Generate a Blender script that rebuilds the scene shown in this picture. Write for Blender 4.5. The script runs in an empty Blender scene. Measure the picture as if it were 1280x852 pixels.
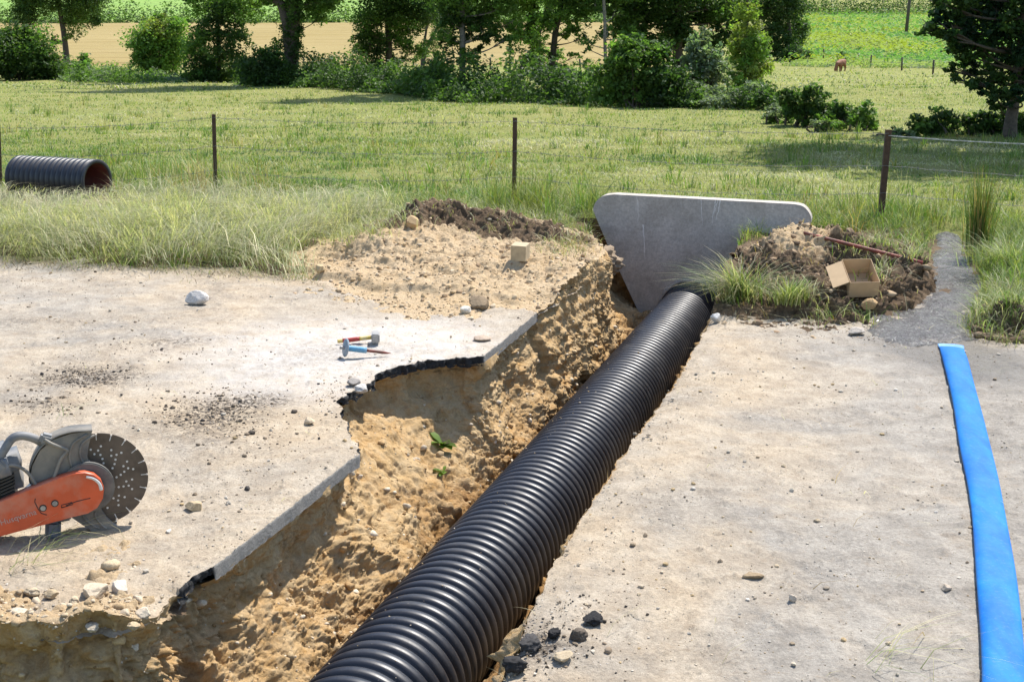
import bpy, bmesh, math, random
import numpy as np
from mathutils import Vector, Matrix

random.seed(7)
RNG = np.random.default_rng(7)
R = math.radians
SC = bpy.context.scene
COL = SC.collection

# ------------------------------------------------------------------ camera model
CAM_H, PITCH, FPX = 1.95, R(13.9), 1778.0
CP, SP = math.cos(PITCH), math.sin(PITCH)


def ray(u, v):
    dx, dy = (u - 640) / FPX, (426 - v) / FPX
    return np.array([dx, CP + dy * SP, -SP + dy * CP])


def gp(u, v, z=0.0):
    """A point of the photograph on the level z."""
    r = ray(u, v)
    t = (z - CAM_H) / r[2]
    return np.array([r[0] * t, r[1] * t, z])


def at_y(u, v, y):
    r = ray(u, v)
    t = y / r[1]
    return np.array([r[0] * t, y, CAM_H + r[2] * t])


def project(P):
    P = np.asarray(P, float)
    d = P - np.array([0, 0, CAM_H])
    dep = d[..., 1] * CP - d[..., 2] * SP
    up = d[..., 1] * SP + d[..., 2] * CP
    return np.stack([640 + FPX * d[..., 0] / dep, 426 - FPX * up / dep], -1)


# ------------------------------------------------------------------ noise
def _h(ix, iy, iz, seed):
    n = (ix * np.uint32(374761393) + iy * np.uint32(668265263) + iz * np.uint32(2147483647) + np.uint32(seed * 974711 + 13))
    n = (n ^ (n >> np.uint32(13))) * np.uint32(1274126177)
    n = n ^ (n >> np.uint32(16))
    return (n & np.uint32(0xFFFFFF)).astype(np.float32) / np.float32(0xFFFFFF)


def noise3(p, seed=0):
    p = np.asarray(p, np.float32) + np.float32(1000.0)
    i = np.floor(p)
    f = p - i
    f = f * f * f * (f * (f * 6 - 15) + 10)
    i = i.astype(np.int64).astype(np.uint32)
    x, y, z = i[..., 0], i[..., 1], i[..., 2]
    fx, fy, fz = f[..., 0], f[..., 1], f[..., 2]
    o = np.uint32(1)
    with np.errstate(over='ignore'):
        def lx(yy, zz):
            a = _h(x, yy, zz, seed)
            b = _h(x + o, yy, zz, seed)
            return a + (b - a) * fx
        a = lx(y, z)
        b = lx(y + o, z)
        c = lx(y, z + o)
        d = lx(y + o, z + o)
    ab = a + (b - a) * fy
    cd = c + (d - c) * fy
    return (ab + (cd - ab) * fz) * 2 - 1


def fbm(p, octv=4, seed=0, gain=0.5, lac=2.03):
    p = np.asarray(p, np.float32)
    s = np.zeros(p.shape[:-1], np.float32)
    a, tot = 1.0, 0.0
    for k in range(octv):
        s += a * noise3(p * (lac ** k), seed + k * 17)
        tot += a
        a *= gain
    return s / tot


def billow(p, octv=4, seed=0, gain=0.5, lac=2.1):
    p = np.asarray(p, np.float32)
    s = np.zeros(p.shape[:-1], np.float32)
    a, tot = 1.0, 0.0
    for k in range(octv):
        s += a * (1 - 2 * np.abs(noise3(p * (lac ** k), seed + k * 17)))
        tot += a
        a *= gain
    return -s / tot          # round lumps, sharp creases between them


def xyz(x, y, z=0.0):
    x, y = np.broadcast_arrays(np.asarray(x, np.float32), np.asarray(y, np.float32))
    return np.stack([x, y, np.broadcast_to(np.asarray(z, np.float32), x.shape)], -1)


def sstep(a, b, x):
    t = np.clip((x - a) / (b - a), 0, 1)
    return t * t * (3 - 2 * t)


# ------------------------------------------------------------------ mesh helpers
def mesh_obj(name, verts, faces, mats=None, parent=None, smooth=True, attrs=None, mat_idx=None, link=True):
    """faces: list of int arrays (n,3) and/or (n,4)"""
    verts = np.ascontiguousarray(verts, np.float32)
    me = bpy.data.meshes.new(name)
    faces = [np.asarray(f, np.int32) for f in faces if len(f)]
    nf = sum(len(f) for f in faces)
    loops = np.concatenate([f.ravel() for f in faces])
    tot = np.concatenate([np.full(len(f), f.shape[1], np.int32) for f in faces])
    start = np.concatenate([[0], np.cumsum(tot)[:-1]]).astype(np.int32)
    me.vertices.add(len(verts))
    me.vertices.foreach_set('co', verts.ravel())
    me.loops.add(len(loops))
    me.loops.foreach_set('vertex_index', loops)
    me.polygons.add(nf)
    me.polygons.foreach_set('loop_start', start)
    me.polygons.foreach_set('loop_total', tot)
    me.polygons.foreach_set('use_smooth', np.full(nf, smooth, bool))
    if mat_idx is not None:
        me.polygons.foreach_set('material_index', np.asarray(mat_idx, np.int32))
    if attrs:
        for k, a in attrs.items():
            a = np.asarray(a, np.float32)
            if a.ndim == 2:
                if a.shape[1] == 3:
                    a = np.concatenate([a, np.ones((len(a), 1), np.float32)], 1)
                at = me.attributes.new(k, 'FLOAT_COLOR', 'POINT')
                at.data.foreach_set('color', np.ascontiguousarray(a).ravel())
            else:
                at = me.attributes.new(k, 'FLOAT', 'POINT')
                at.data.foreach_set('value', a)
    me.update(calc_edges=True)
    me.validate()
    for m in (mats if isinstance(mats, (list, tuple)) else [mats]):
        if m:
            me.materials.append(m)
    o = bpy.data.objects.new(name, me)
    COL.objects.link(o)
    if parent:
        o.parent = parent
    return o


def bm_obj(name, bm, mat, parent=None, smooth=False, bevel=0.0):
    if bevel:
        es = [e for e in bm.edges if len(e.link_faces) == 2 and e.calc_face_angle(0) > 0.5]
        bmesh.ops.bevel(bm, geom=es, offset=bevel, segments=2, affect='EDGES', clamp_overlap=True)
    bmesh.ops.recalc_face_normals(bm, faces=bm.faces)
    me = bpy.data.meshes.new(name)
    bm.to_mesh(me)
    bm.free()
    for p in me.polygons:
        p.use_smooth = smooth
    if mat:
        me.materials.append(mat)
    o = bpy.data.objects.new(name, me)
    COL.objects.link(o)
    if parent:
        o.parent = parent
    return o


def empty(name, loc=(0, 0, 0), rz=0.0):
    o = bpy.data.objects.new(name, None)
    o.empty_display_size = 0.1
    COL.objects.link(o)
    o.location = loc
    o.rotation_euler = (0, 0, rz)
    return o


def tag(o, label=None, cat=None, group=None, kind=None):
    if label:
        o['label'] = label
    if cat:
        o['category'] = cat
    if group:
        o['group'] = group
    if kind:
        o['kind'] = kind
    return o


def grid_faces(nr, nc):
    i = np.arange(nr * nc).reshape(nr, nc)
    return np.stack([i[:-1, :-1], i[:-1, 1:], i[1:, 1:], i[1:, :-1]], -1).reshape(-1, 4)


def tube_data(path, rad, seg=10, cap=True):
    path = np.asarray(path, float)
    n = len(path)
    rad = np.broadcast_to(np.asarray(rad, float), (n,))
    t = np.gradient(path, axis=0)
    t /= np.linalg.norm(t, axis=1)[:, None] + 1e-12
    ref = np.array([0, 0, 1.0]) if abs(t[0, 2]) < 0.9 else np.array([1.0, 0, 0])
    a = np.cross(t[0], ref)
    a /= np.linalg.norm(a)
    A = []
    for k in range(n):
        a = a - t[k] * np.dot(a, t[k])
        a /= np.linalg.norm(a) + 1e-12
        A.append(a.copy())
    A = np.array(A)
    B = np.cross(t, A)
    th = np.linspace(0, 2 * np.pi, seg, endpoint=False)
    V = path[:, None] + rad[:, None, None] * (A[:, None] * np.cos(th)[None, :, None] + B[:, None] * np.sin(th)[None, :, None])
    V = V.reshape(-1, 3)
    i = np.arange(n * seg).reshape(n, seg)
    j = np.roll(i, -1, 1)
    F = np.stack([i[:-1], j[:-1], j[1:], i[1:]], -1).reshape(-1, 4)
    T = np.zeros((0, 3), int)
    if cap:
        V = np.concatenate([V, path[:1], path[-1:]])
        c0, c1 = n * seg, n * seg + 1
        T = np.concatenate([np.stack([np.full(seg, c0), j[0], i[0]], -1), np.stack([np.full(seg, c1), i[-1], j[-1]], -1)])
    return V, F, T


class Acc:
    """collects pieces that belong to ONE mesh"""
    def __init__(s):
        s.v, s.q, s.t, s.n = [], [], [], 0

    def add(s, V, F4=None, F3=None):
        s.v.append(np.asarray(V, float))
        if F4 is not None and len(F4):
            s.q.append(np.asarray(F4) + s.n)
        if F3 is not None and len(F3):
            s.t.append(np.asarray(F3) + s.n)
        s.n += len(V)

    def tube(s, path, rad, seg=10, cap=True):
        s.add(*tube_data(path, rad, seg, cap))
        return s

    def build(s, name, mat, parent=None, smooth=True):
        f = []
        if s.q:
            f.append(np.concatenate(s.q))
        if s.t:
            f.append(np.concatenate(s.t))
        return mesh_obj(name, np.concatenate(s.v), f, mat, parent, smooth)


def spline(pts, n):
    """Catmull-Rom through pts"""
    P = np.asarray(pts, float)
    P = np.vstack([2 * P[0] - P[1], P, 2 * P[-1] - P[-2]])
    m = len(P) - 3
    t = np.linspace(0, m - 1e-9, n)
    k = t.astype(int)
    f = (t - k)[:, None]
    a, b, c, d = P[k], P[k + 1], P[k + 2], P[k + 3]
    return 0.5 * (2 * b + (c - a) * f + (2 * a - 5 * b + 4 * c - d) * f ** 2 + (3 * b - a - 3 * c + d) * f ** 3)


def prism(poly, y0, y1):
    """polygon in XZ extruded along Y"""
    bm = bmesh.new()
    a = [bm.verts.new((p[0], y0, p[1])) for p in poly]
    b = [bm.verts.new((p[0], y1, p[1])) for p in poly]
    n = len(poly)
    bm.faces.new(a)
    bm.faces.new(list(reversed(b)))
    for i in range(n):
        j = (i + 1) % n
        bm.faces.new((a[i], b[i], b[j], a[j]))
    return bm


def add_box(bm, c, s, rot=None):
    r = bmesh.ops.create_cube(bm, size=1)
    M = Matrix.Translation(c) @ (rot if rot else Matrix.Identity(4)) @ Matrix.Diagonal((s[0], s[1], s[2], 1))
    bmesh.ops.transform(bm, matrix=M, verts=r['verts'])
    return r['verts']


def add_cyl(bm, c, r, h, axis='Z', seg=24, r2=None):
    rr = bmesh.ops.create_cone(bm, cap_ends=True, segments=seg, radius1=r, radius2=r if r2 is None else r2, depth=h)
    M = Matrix.Translation(c)
    if axis == 'Y':
        M = M @ Matrix.Rotation(R(90), 4, 'X')
    if axis == 'X':
        M = M @ Matrix.Rotation(R(90), 4, 'Y')
    bmesh.ops.transform(bm, matrix=M, verts=rr['verts'])


# ------------------------------------------------------------------ materials
class N:
    def __init__(s, name):
        s.m = bpy.data.materials.new(name)
        s.m.use_nodes = True
        s.nt = s.m.node_tree
        s.bsdf = s.nt.nodes['Principled BSDF']
        s.out = s.nt.nodes['Material Output']
        g = s.nt.nodes.new('ShaderNodeNewGeometry')
        s.pos = g.outputs['Position']

    def new(s, t, **kw):
        n = s.nt.nodes.new(t)
        for k, v in kw.items():
            setattr(n, k, v)
        return n

    def link(s, a, b):
        s.nt.links.new(a, b)

    def objco(s):
        s.pos = s.new('ShaderNodeTexCoord').outputs['Object']

    def noise(s, scale, detail=4, rough=0.55, dist=0.0, stretch=None):
        n = s.new('ShaderNodeTexNoise')
        n.inputs['Scale'].default_value = scale
        n.inputs['Detail'].default_value = detail
        n.inputs['Roughness'].default_value = rough
        n.inputs['Distortion'].default_value = dist
        if stretch:
            mp = s.new('ShaderNodeMapping')
            mp.inputs['Scale'].default_value = stretch
            s.link(s.pos, mp.inputs[0])
            s.link(mp.outputs[0], n.inputs['Vector'])
        else:
            s.link(s.pos, n.inputs['Vector'])
        return n.outputs['Fac']

    def voro(s, scale, feat='F1'):
        n = s.new('ShaderNodeTexVoronoi', feature=feat)
        n.inputs['Scale'].default_value = scale
        s.link(s.pos, n.inputs['Vector'])
        return n.outputs['Distance']

    def ramp(s, fac, stops):
        n = s.new('ShaderNodeValToRGB')
        e = n.color_ramp.elements
        while len(e) < len(stops):
            e.new(0.5)
        for k, (p, c) in enumerate(stops):
            e[k].position = p
            e[k].color = (c, c, c, 1) if isinstance(c, (int, float)) else (*c, 1)
        s.link(fac, n.inputs[0])
        return n.outputs[0]

    def mix(s, fac, a, b, mode='MIX'):
        n = s.new('ShaderNodeMix', data_type='RGBA', blend_type=mode)
        for k, v in ((0, fac), (6, a), (7, b)):
            sock = n.inputs[k]
            if isinstance(v, (int, float)):
                sock.default_value = v if k == 0 else (v, v, v, 1)
            elif isinstance(v, tuple):
                sock.default_value = (*v, 1)
            else:
                s.link(v, sock)
        return n.outputs[2]

    def math(s, op, a, b=0.0):
        n = s.new('ShaderNodeMath', operation=op)
        for k, v in enumerate((a, b)):
            if isinstance(v, (int, float)):
                n.inputs[k].default_value = v
            else:
                s.link(v, n.inputs[k])
        return n.outputs[0]

    def attr(s, name, col=False):
        n = s.new('ShaderNodeAttribute', attribute_name=name)
        return n.outputs['Color' if col else 'Fac']

    def base(s, c):
        if isinstance(c, tuple):
            s.bsdf.inputs['Base Color'].default_value = (*c, 1)
        else:
            s.link(c, s.bsdf.inputs['Base Color'])

    def set(s, **kw):
        for k, v in kw.items():
            k = k.replace('_', ' ')
            i = s.bsdf.inputs[k]
            if isinstance(v, (int, float)):
                i.default_value = v
            elif isinstance(v, tuple):
                i.default_value = (*v, 1)
            else:
                s.link(v, i)
        return s

    def bump(s, h, strength=0.4, dist=0.01, prev=None):
        n = s.new('ShaderNodeBump')
        n.inputs['Strength'].default_value = strength
        n.inputs['Distance'].default_value = dist
        s.link(h, n.inputs['Height'])
        if prev is not None:
            s.link(prev, n.inputs['Normal'])
        s.link(n.outputs[0], s.bsdf.inputs['Normal'])
        return n.outputs[0]


def m_plain(name, col, rough=0.5, metal=0.0, var=0.25, scale=40, bump=0.0, dirt=None, dirt_amt=0.5, spec=0.5):
    n = N(name)
    n.objco()
    f = n.noise(scale, 5, 0.6)
    c = n.mix(n.ramp(f, [(0.3, 0.0), (0.7, 1.0)]), tuple(x * (1 - var) for x in col), tuple(min(1, x * (1 + var)) for x in col))
    if dirt:
        d = n.ramp(n.noise(scale * 0.35, 6, 0.65), [(0.42, 0.0), (0.62, dirt_amt)])
        c = n.mix(d, c, dirt)
    n.base(c)
    n.set(Roughness=rough, Metallic=metal)
    n.bsdf.inputs['Specular IOR Level'].default_value = spec
    if bump:
        n.bump(f, bump, 0.004)
    return n.m


def m_leaf(name, transl=0.35, rough=0.55, spec=0.3):
    n = N(name)
    c = n.attr('tint', True)
    n.base(c)
    n.set(Roughness=rough)
    n.bsdf.inputs['Specular IOR Level'].default_value = spec
    tr = n.new('ShaderNodeBsdfTranslucent')
    n.link(n.mix(1.0, c, (1.0, 1.15, 0.55), 'MULTIPLY'), tr.inputs[0])
    mx = n.new('ShaderNodeMixShader')
    mx.inputs[0].default_value = transl
    n.link(n.bsdf.outputs[0], mx.inputs[1])
    n.link(tr.outputs[0], mx.inputs[2])
    n.link(mx.outputs[0], n.out.inputs[0])
    return n.m


def m_tint(name, rough=0.9, bump=0.5, bscale=120):
    n = N(name)
    f = n.noise(bscale, 5, 0.7)
    c = n.mix(n.ramp(f, [(0.3, 0.0), (0.7, 1.0)]), n.mix(1.0, n.attr('tint', True), (0.72, 0.7, 0.68), 'MULTIPLY'),
              n.mix(1.0, n.attr('tint', True), (1.2, 1.2, 1.2), 'MULTIPLY'))
    n.base(c)
    n.set(Roughness=rough)
    n.bsdf.inputs['Specular IOR Level'].default_value = 0.25
    n.bump(f, bump, 0.006)
    return n.m


M = {}
M['leaf'] = m_leaf('leaf', 0.5)
M['grassblade'] = m_leaf('grass_blade', 0.45, 0.5, 0.35)
M['stone'] = m_tint('stone')


def build_road_mat():
    n = N('dusty_road')
    big = n.ramp(n.noise(1.1, 6, 0.62, 0.6), [(0.42, 0.0), (0.58, 1.0)])
    mid = n.ramp(n.noise(6.5, 6, 0.65, 0.4), [(0.36, 0.0), (0.66, 1.0)])
    fine = n.ramp(n.noise(75, 5, 0.75), [(0.28, 0.0), (0.72, 1.0)])
    speck = n.ramp(n.noise(210, 3, 0.7), [(0.56, 0.0), (0.66, 1.0)])
    grey = n.attr('grey')
    beige = n.mix(mid, (0.42, 0.335, 0.238), (0.545, 0.457, 0.342))
    gr = n.mix(mid, (0.30, 0.277, 0.245), (0.43, 0.40, 0.355))
    f = n.math('MULTIPLY', n.math('ADD', n.math('MULTIPLY', big, 0.55), grey), 0.8)
    c = n.mix(n.ramp(f, [(0.0, 0.0), (0.9, 1.0)]), beige, gr)
    c = n.mix(n.math('MULTIPLY', n.ramp(n.noise(14, 6, 0.7, 0.8), [(0.55, 0.0), (0.68, 1.0)]), 0.35), c, (0.27, 0.2, 0.13))
    c = n.mix(n.math('MULTIPLY', fine, 0.8), n.mix(1.0, c, (0.7, 0.68, 0.65), 'MULTIPLY'), n.mix(1.0, c, (1.28, 1.26, 1.22), 'MULTIPLY'))
    c = n.mix(n.math('MULTIPLY', speck, 0.5), c, (0.2, 0.17, 0.14))
    dust = n.math('MULTIPLY', n.attr('dust'), n.ramp(n.noise(9, 6, 0.7, 0.5), [(0.3, 0.25), (0.62, 1.0)]))
    c = n.mix(n.math('MULTIPLY', dust, 0.85), c, (0.56, 0.53, 0.495))
    dark = n.math('MULTIPLY', n.attr('dark'), n.ramp(n.noise(38, 5, 0.75, 0.3), [(0.42, 0.0), (0.56, 1.0)]))
    c = n.mix(dark, c, (0.075, 0.062, 0.05))
    wet = n.attr('wet')
    c = n.mix(n.math('MULTIPLY', wet, 0.62), c, (0.10, 0.088, 0.074))
    n.base(c)
    n.set(Roughness=n.math('SUBTRACT', 0.95, n.math('MULTIPLY', wet, 0.6)))
    n.bsdf.inputs['Specular IOR Level'].default_value = 0.2
    b = n.bump(n.noise(55, 6, 0.75), 0.8, 0.014)
    n.bump(n.noise(230, 4, 0.7), 0.5, 0.004, b)
    return n.m


def build_soil_mat(name, a, b, dark, pale, dark_attr=None, wetstain=0.0):
    n = N(name)
    big = n.ramp(n.noise(2.2, 6, 0.65, 0.7), [(0.36, 0.0), (0.64, 1.0)])
    mid = n.ramp(n.noise(13, 6, 0.68, 0.5), [(0.34, 0.0), (0.68, 1.0)])
    fine = n.ramp(n.noise(90, 5, 0.75), [(0.28, 0.0), (0.72, 1.0)])
    c = n.mix(big, a, b)
    c = n.mix(n.math('MULTIPLY', mid, 0.7), c, pale)
    c = n.mix(n.ramp(n.noise(7.5, 5, 0.7, 0.3), [(0.57, 0.0), (0.7, 0.75)]), c, dark)
    if dark_attr:
        d = n.attr(dark_attr)
        dd = n.mix(mid, (0.105, 0.073, 0.047), (0.215, 0.158, 0.105))
        c = n.mix(n.ramp(n.math('ADD', d, n.math('MULTIPLY', n.math('SUBTRACT', n.noise(11, 6, 0.7), 0.5), 0.9)), [(0.4, 0.0), (0.6, 1.0)]), c, dd)
    if wetstain:
        w_ = n.ramp(n.math('ADD', n.math('MULTIPLY', n.attr('damp'), 0.7), n.math('MULTIPLY', n.math('SUBTRACT', n.noise(4.5, 6, 0.7, 0.4), 0.5), 1.5)), [(0.32, 0.0), (0.62, 0.8)])
        c = n.mix(w_, c, n.mix(mid, (0.33, 0.175, 0.058), (0.23, 0.125, 0.05)))
    c = n.mix(n.math('MULTIPLY', fine, 0.6), n.mix(1.0, c, (0.7, 0.67, 0.63), 'MULTIPLY'), n.mix(1.0, c, (1.25, 1.22, 1.18), 'MULTIPLY'))
    n.base(c)
    n.set(Roughness=0.97)
    n.bsdf.inputs['Specular IOR Level'].default_value = 0.15
    b1 = n.bump(n.noise(45, 6, 0.75), 0.8, 0.02)
    n.bump(n.noise(160, 5, 0.75), 0.6, 0.006, b1)
    return n.m


M['road'] = build_road_mat()
M['clay'] = build_soil_mat('ochre_clay', (0.50, 0.292, 0.105), (0.575, 0.405, 0.205), (0.21, 0.12, 0.048), (0.66, 0.53, 0.345), 'loam', 1.0)
M['heap'] = build_soil_mat('heap_soil', (0.53, 0.385, 0.22), (0.56, 0.43, 0.275), (0.39, 0.275, 0.16), (0.64, 0.52, 0.36), 'loam')
M['loam'] = build_soil_mat('dark_loam', (0.17, 0.118, 0.075), (0.22, 0.16, 0.105), (0.08, 0.055, 0.036), (0.3, 0.225, 0.15))


def build_meadow_mat():
    n = N('meadow_turf')
    a = n.ramp(n.noise(0.22, 5, 0.6, 0.4), [(0.36, 0.0), (0.64, 1.0)])
    b = n.ramp(n.noise(1.6, 6, 0.7, 0.5), [(0.36, 0.0), (0.64, 1.0)])
    f = n.ramp(n.noise(14, 5, 0.75), [(0.32, 0.0), (0.68, 1.0)])
    c = n.mix(a, (0.165, 0.195, 0.055), (0.245, 0.235, 0.09))
    c = n.mix(n.math('MULTIPLY', b, 0.6), c, (0.175, 0.225, 0.05))
    c = n.mix(n.math('MULTIPLY', f, 0.5), c, (0.33, 0.29, 0.13))
    n.base(c)
    n.set(Roughness=1.0)
    n.bsdf.inputs['Specular IOR Level'].default_value = 0.05
    n.bump(n.noise(22, 5, 0.75), 0.8, 0.05)
    return n.m


def build_field_mat(name, a, b, c3, scale, rows=0.0):
    n = N(name)
    f = n.ramp(n.noise(scale, 6, 0.65, 0.3), [(0.35, 0.0), (0.65, 1.0)])
    g = n.ramp(n.noise(scale * 14, 5, 0.75, 0.2, (0.35, 1, 1)), [(0.32, 0.0), (0.68, 1.0)])
    c = n.mix(f, a, b)
    c = n.mix(n.math('MULTIPLY', g, 0.5), c, c3)
    if rows:
        w = n.new('ShaderNodeTexWave', wave_type='BANDS', bands_direction='Y')
        w.inputs['Scale'].default_value = rows
        w.inputs['Distortion'].default_value = 1.5
        w.inputs['Detail'].default_value = 1
        w.inputs['Detail Scale'].default_value = 0.12
        n.link(n.pos, w.inputs[0])
        c = n.mix(n.math('MULTIPLY', n.ramp(w.outputs['Fac'], [(0.93, 0.0), (0.99, 1.0)]), 0.45), c, tuple(x * 0.62 for x in a))
    n.base(c)
    n.set(Roughness=1.0)
    n.bsdf.inputs['Specular IOR Level'].default_value = 0.05
    n.bump(g, 0.6, 0.3)
    return n.m


M['meadow'] = build_meadow_mat()
M['wheat'] = build_field_mat('ripe_wheat', (0.285, 0.215, 0.092), (0.335, 0.26, 0.125), (0.26, 0.215, 0.085), 0.03, 0.028)
M['maize'] = build_field_mat('maize_soil', (0.16, 0.235, 0.045), (0.25, 0.3, 0.055), (0.12, 0.2, 0.05), 0.04)
M['farfield'] = build_field_mat('far_crop', (0.17, 0.29, 0.07), (0.24, 0.34, 0.09), (0.2, 0.3, 0.1), 0.03)


def build_asphalt():
    n = N('asphalt_edge')
    k = n.attr('broken')
    f = n.ramp(n.noise(130, 5, 0.8), [(0.3, 0.0), (0.7, 1.0)])
    sawn = n.mix(f, (0.15, 0.142, 0.13), (0.34, 0.325, 0.3))
    brk = n.mix(f, (0.012, 0.012, 0.013), (0.045, 0.043, 0.042))
    n.base(n.mix(k, sawn, brk))
    n.set(Roughness=0.85)
    n.bump(n.noise(90, 5, 0.8), 0.9, 0.012)
    return n.m


M['asphalt'] = build_asphalt()

# ------------------------------------------------------------------ terrain shape
SN = np.array([0.276, 0.961])


def sroad(x, y):
    return SN[0] * x + SN[1] * y


def zbase(x, y):
    x = np.asarray(x, float)
    y = np.asarray(y, float)
    s = sroad(x, y)
    w = sstep(13, 32, y)
    c = (1 - w) * s * 1.04 + w * y
    z = -0.10 * sstep(8.8, 12.8, s) - 0.0446 * np.maximum(0, c - 13.3)
    lim = -5.45
    k = 0.35
    z = k * np.log(np.exp(np.clip((z - lim) / k, -50, 50)) + 1) + lim      # soft floor of the valley
    z = z + 1.2 * (np.maximum(0, y - 330) / 100) ** 1.5
    return z


def hit(u, v, dz=0.0):
    r = ray(u, v)
    t = 2.0
    while t < 1500:
        t2 = t * 1.01
        p = r * t2
        if CAM_H + p[2] < float(zbase(p[0], p[1])) + dz:
            lo, hi = t, t2
            for _ in range(30):
                m = (lo + hi) / 2
                p = r * m
                if CAM_H + p[2] < float(zbase(p[0], p[1])) + dz:
                    hi = m
                else:
                    lo = m
            p = r * hi
            return np.array([p[0], p[1], CAM_H + p[2]])
        t = t2
    p = r * 900
    return np.array([p[0], p[1], float(zbase(p[0], p[1]))])


# the buried pipe's axis
AX0 = gp(509, 840, -0.55)
AX1 = gp(863, 389, -0.74)
AXD = AX1 - AX0
AXL = np.linalg.norm(AXD[:2])
AXU = AXD[:2] / AXL                 # plan direction
AXN = np.array([-AXU[1], AXU[0]])   # to the left
PIPE_R = 0.25


def ax_pt(st):
    """axis point by plan station measured from AX0"""
    st = np.asarray(st, float)
    return np.stack([AX0[0] + AXU[0] * st, AX0[1] + AXU[1] * st, AX0[2] + (AX1[2] - AX0[2]) * st / AXL], -1)


print('axis', AX0, AX1, AXU, AXL)

# rim of the trench: (u, v, kind) kind 0 soil, 1 sawn asphalt, 2 broken asphalt
RIM_L = [(-420, 770, 0), (-200, 786, 0), (-90, 776, 0), (0, 786, 0), (70, 796, 0), (140, 786, 0), (200, 768, 0), (226, 738, 2), (243, 722, 2), (268, 711, 1),
         (450, 565, 2), (438, 548, 2), (436, 530, 2), (419, 502, 2), (450, 486, 2), (474, 466, 2), (520, 454, 2), (560, 449, 2), (604, 446, 1), (672, 391, 0),
         (715, 366, 0), (742, 342, 0), (757, 332, 0)]
RIM_R = [(585, 930, 0), (628, 846, 0), (652, 795, 0), (672, 742, 0), (702, 686, 0), (735, 636, 0), (762, 590, 0), (800, 534, 0), (822, 506, 0), (850, 468, 0),
         (870, 430, 0), (884, 404, 0)]


def densify(px, seed, step=0.012, soil_amp=0.03):
    P = [gp(u, v)[:2] for u, v, k in px]
    out, kind = [], []
    for i in range(len(P) - 1):
        L = np.linalg.norm(P[i + 1] - P[i])
        n = max(2, int(L / step))
        t = np.linspace(0, 1, n, endpoint=False)[:, None]
        out.append(P[i] + (P[i + 1] - P[i]) * t)
        kind.append(np.full(n, px[i][2]))
    out = np.concatenate(out + [P[-1][None]])
    kind = np.concatenate(kind + [[px[-1][2]]])
    amp = np.where(kind == 1, 0.003, np.where(kind == 2, 0.022, soil_amp))
    amp = np.convolve(np.pad(amp, 3, 'edge'), np.ones(7) / 7, 'valid')
    q = xyz(out[:, 0], out[:, 1])
    out = out + amp[:, None] * np.stack([fbm(q * 9, 4, seed, 0.6), fbm(q * 9, 4, seed + 5, 0.6)], -1) * 1.7
    return out, kind


rimL, kindL = densify(RIM_L, 3)
# carry the left rim on to the headwall, in front of its left side
WALL_ST = AXL + 0.16
wl = ax_pt(WALL_ST)[:2]
extra = np.array([rimL[-1] + (wl + AXN * 0.95 - rimL[-1]) * t for t in np.linspace(0.05, 1, 40)])
rimL = np.concatenate([rimL, extra])
kindL = np.concatenate([kindL, np.zeros(40)])
rimR, kindR = densify(RIM_R, 8, soil_amp=0.014)
extra = np.array([rimR[-1] + (wl - AXN * 0.42 - rimR[-1]) * t for t in np.linspace(0.05, 1, 40)])
rimR = np.concatenate([rimR, extra])
TP = np.concatenate([[[-3.4, 1.2]], rimL, rimR[::-1], [[0.2, 1.2]]])


def in_poly(x, y, P):
    x = np.asarray(x, float)
    y = np.asarray(y, float)
    c = np.zeros(x.shape, bool)
    x1, y1 = P[:, 0], P[:, 1]
    x2, y2 = np.roll(x1, -1), np.roll(y1, -1)
    lo, hi = P.min(0), P.max(0)
    m = (x >= lo[0]) & (x <= hi[0]) & (y >= lo[1]) & (y <= hi[1])
    xs, ys = x[m], y[m]
    cc = np.zeros(xs.shape, bool)
    for k in range(len(P)):
        if y1[k] == y2[k]:
            continue
        t = (y1[k] > ys) != (y2[k] > ys)
        cc ^= t & (xs < (x2[k] - x1[k]) * (ys - y1[k]) / (y2[k] - y1[k]) + x1[k])
    c[m] = cc
    return c


from mathutils.kdtree import KDTree


def poly_near(x, y, P, maxd=0.5):
    """distance to a dense polyline: coarse test first, then exact for near points"""
    x = np.asarray(x, float).ravel()
    y = np.asarray(y, float).ravel()
    d = np.full(x.shape, 9.0)
    idx = np.zeros(x.shape, int)
    Q = P[::10]
    step = 200000
    for a in range(0, len(x), step):
        X, Y = x[a:a + step], y[a:a + step]
        best = np.full(X.shape, 1e9)
        bi = np.zeros(X.shape, int)
        for k in range(len(Q)):
            dd = (X - Q[k, 0]) ** 2 + (Y - Q[k, 1]) ** 2
            m = dd < best
            best[m] = dd[m]
            bi[m] = k
        d[a:a + step] = np.sqrt(best)
        idx[a:a + step] = bi * 10
    near = np.where(d < maxd)[0]
    X, Y = x[near], y[near]
    bd = np.full(len(near), 1e9)
    bx = np.zeros(len(near))
    by = np.zeros(len(near))
    bi = idx[near].copy()
    for off in range(-12, 13):
        k = np.clip(idx[near] + off, 0, len(P) - 2)
        A, B = P[k], P[k + 1]
        AB = B - A
        t = np.clip(((X - A[:, 0]) * AB[:, 0] + (Y - A[:, 1]) * AB[:, 1]) / ((AB ** 2).sum(1) + 1e-12), 0, 1)
        px, py = A[:, 0] + AB[:, 0] * t, A[:, 1] + AB[:, 1] * t
        dd = np.hypot(X - px, Y - py)
        m = dd < bd
        bd[m] = dd[m]
        bx[m] = px[m]
        by[m] = py[m]
        bi[m] = k[m]
    d[near] = bd
    nx, ny = x.copy(), y.copy()
    nx[near], ny[near] = bx, by
    idx[near] = bi
    return d, nx, ny, idx


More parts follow.
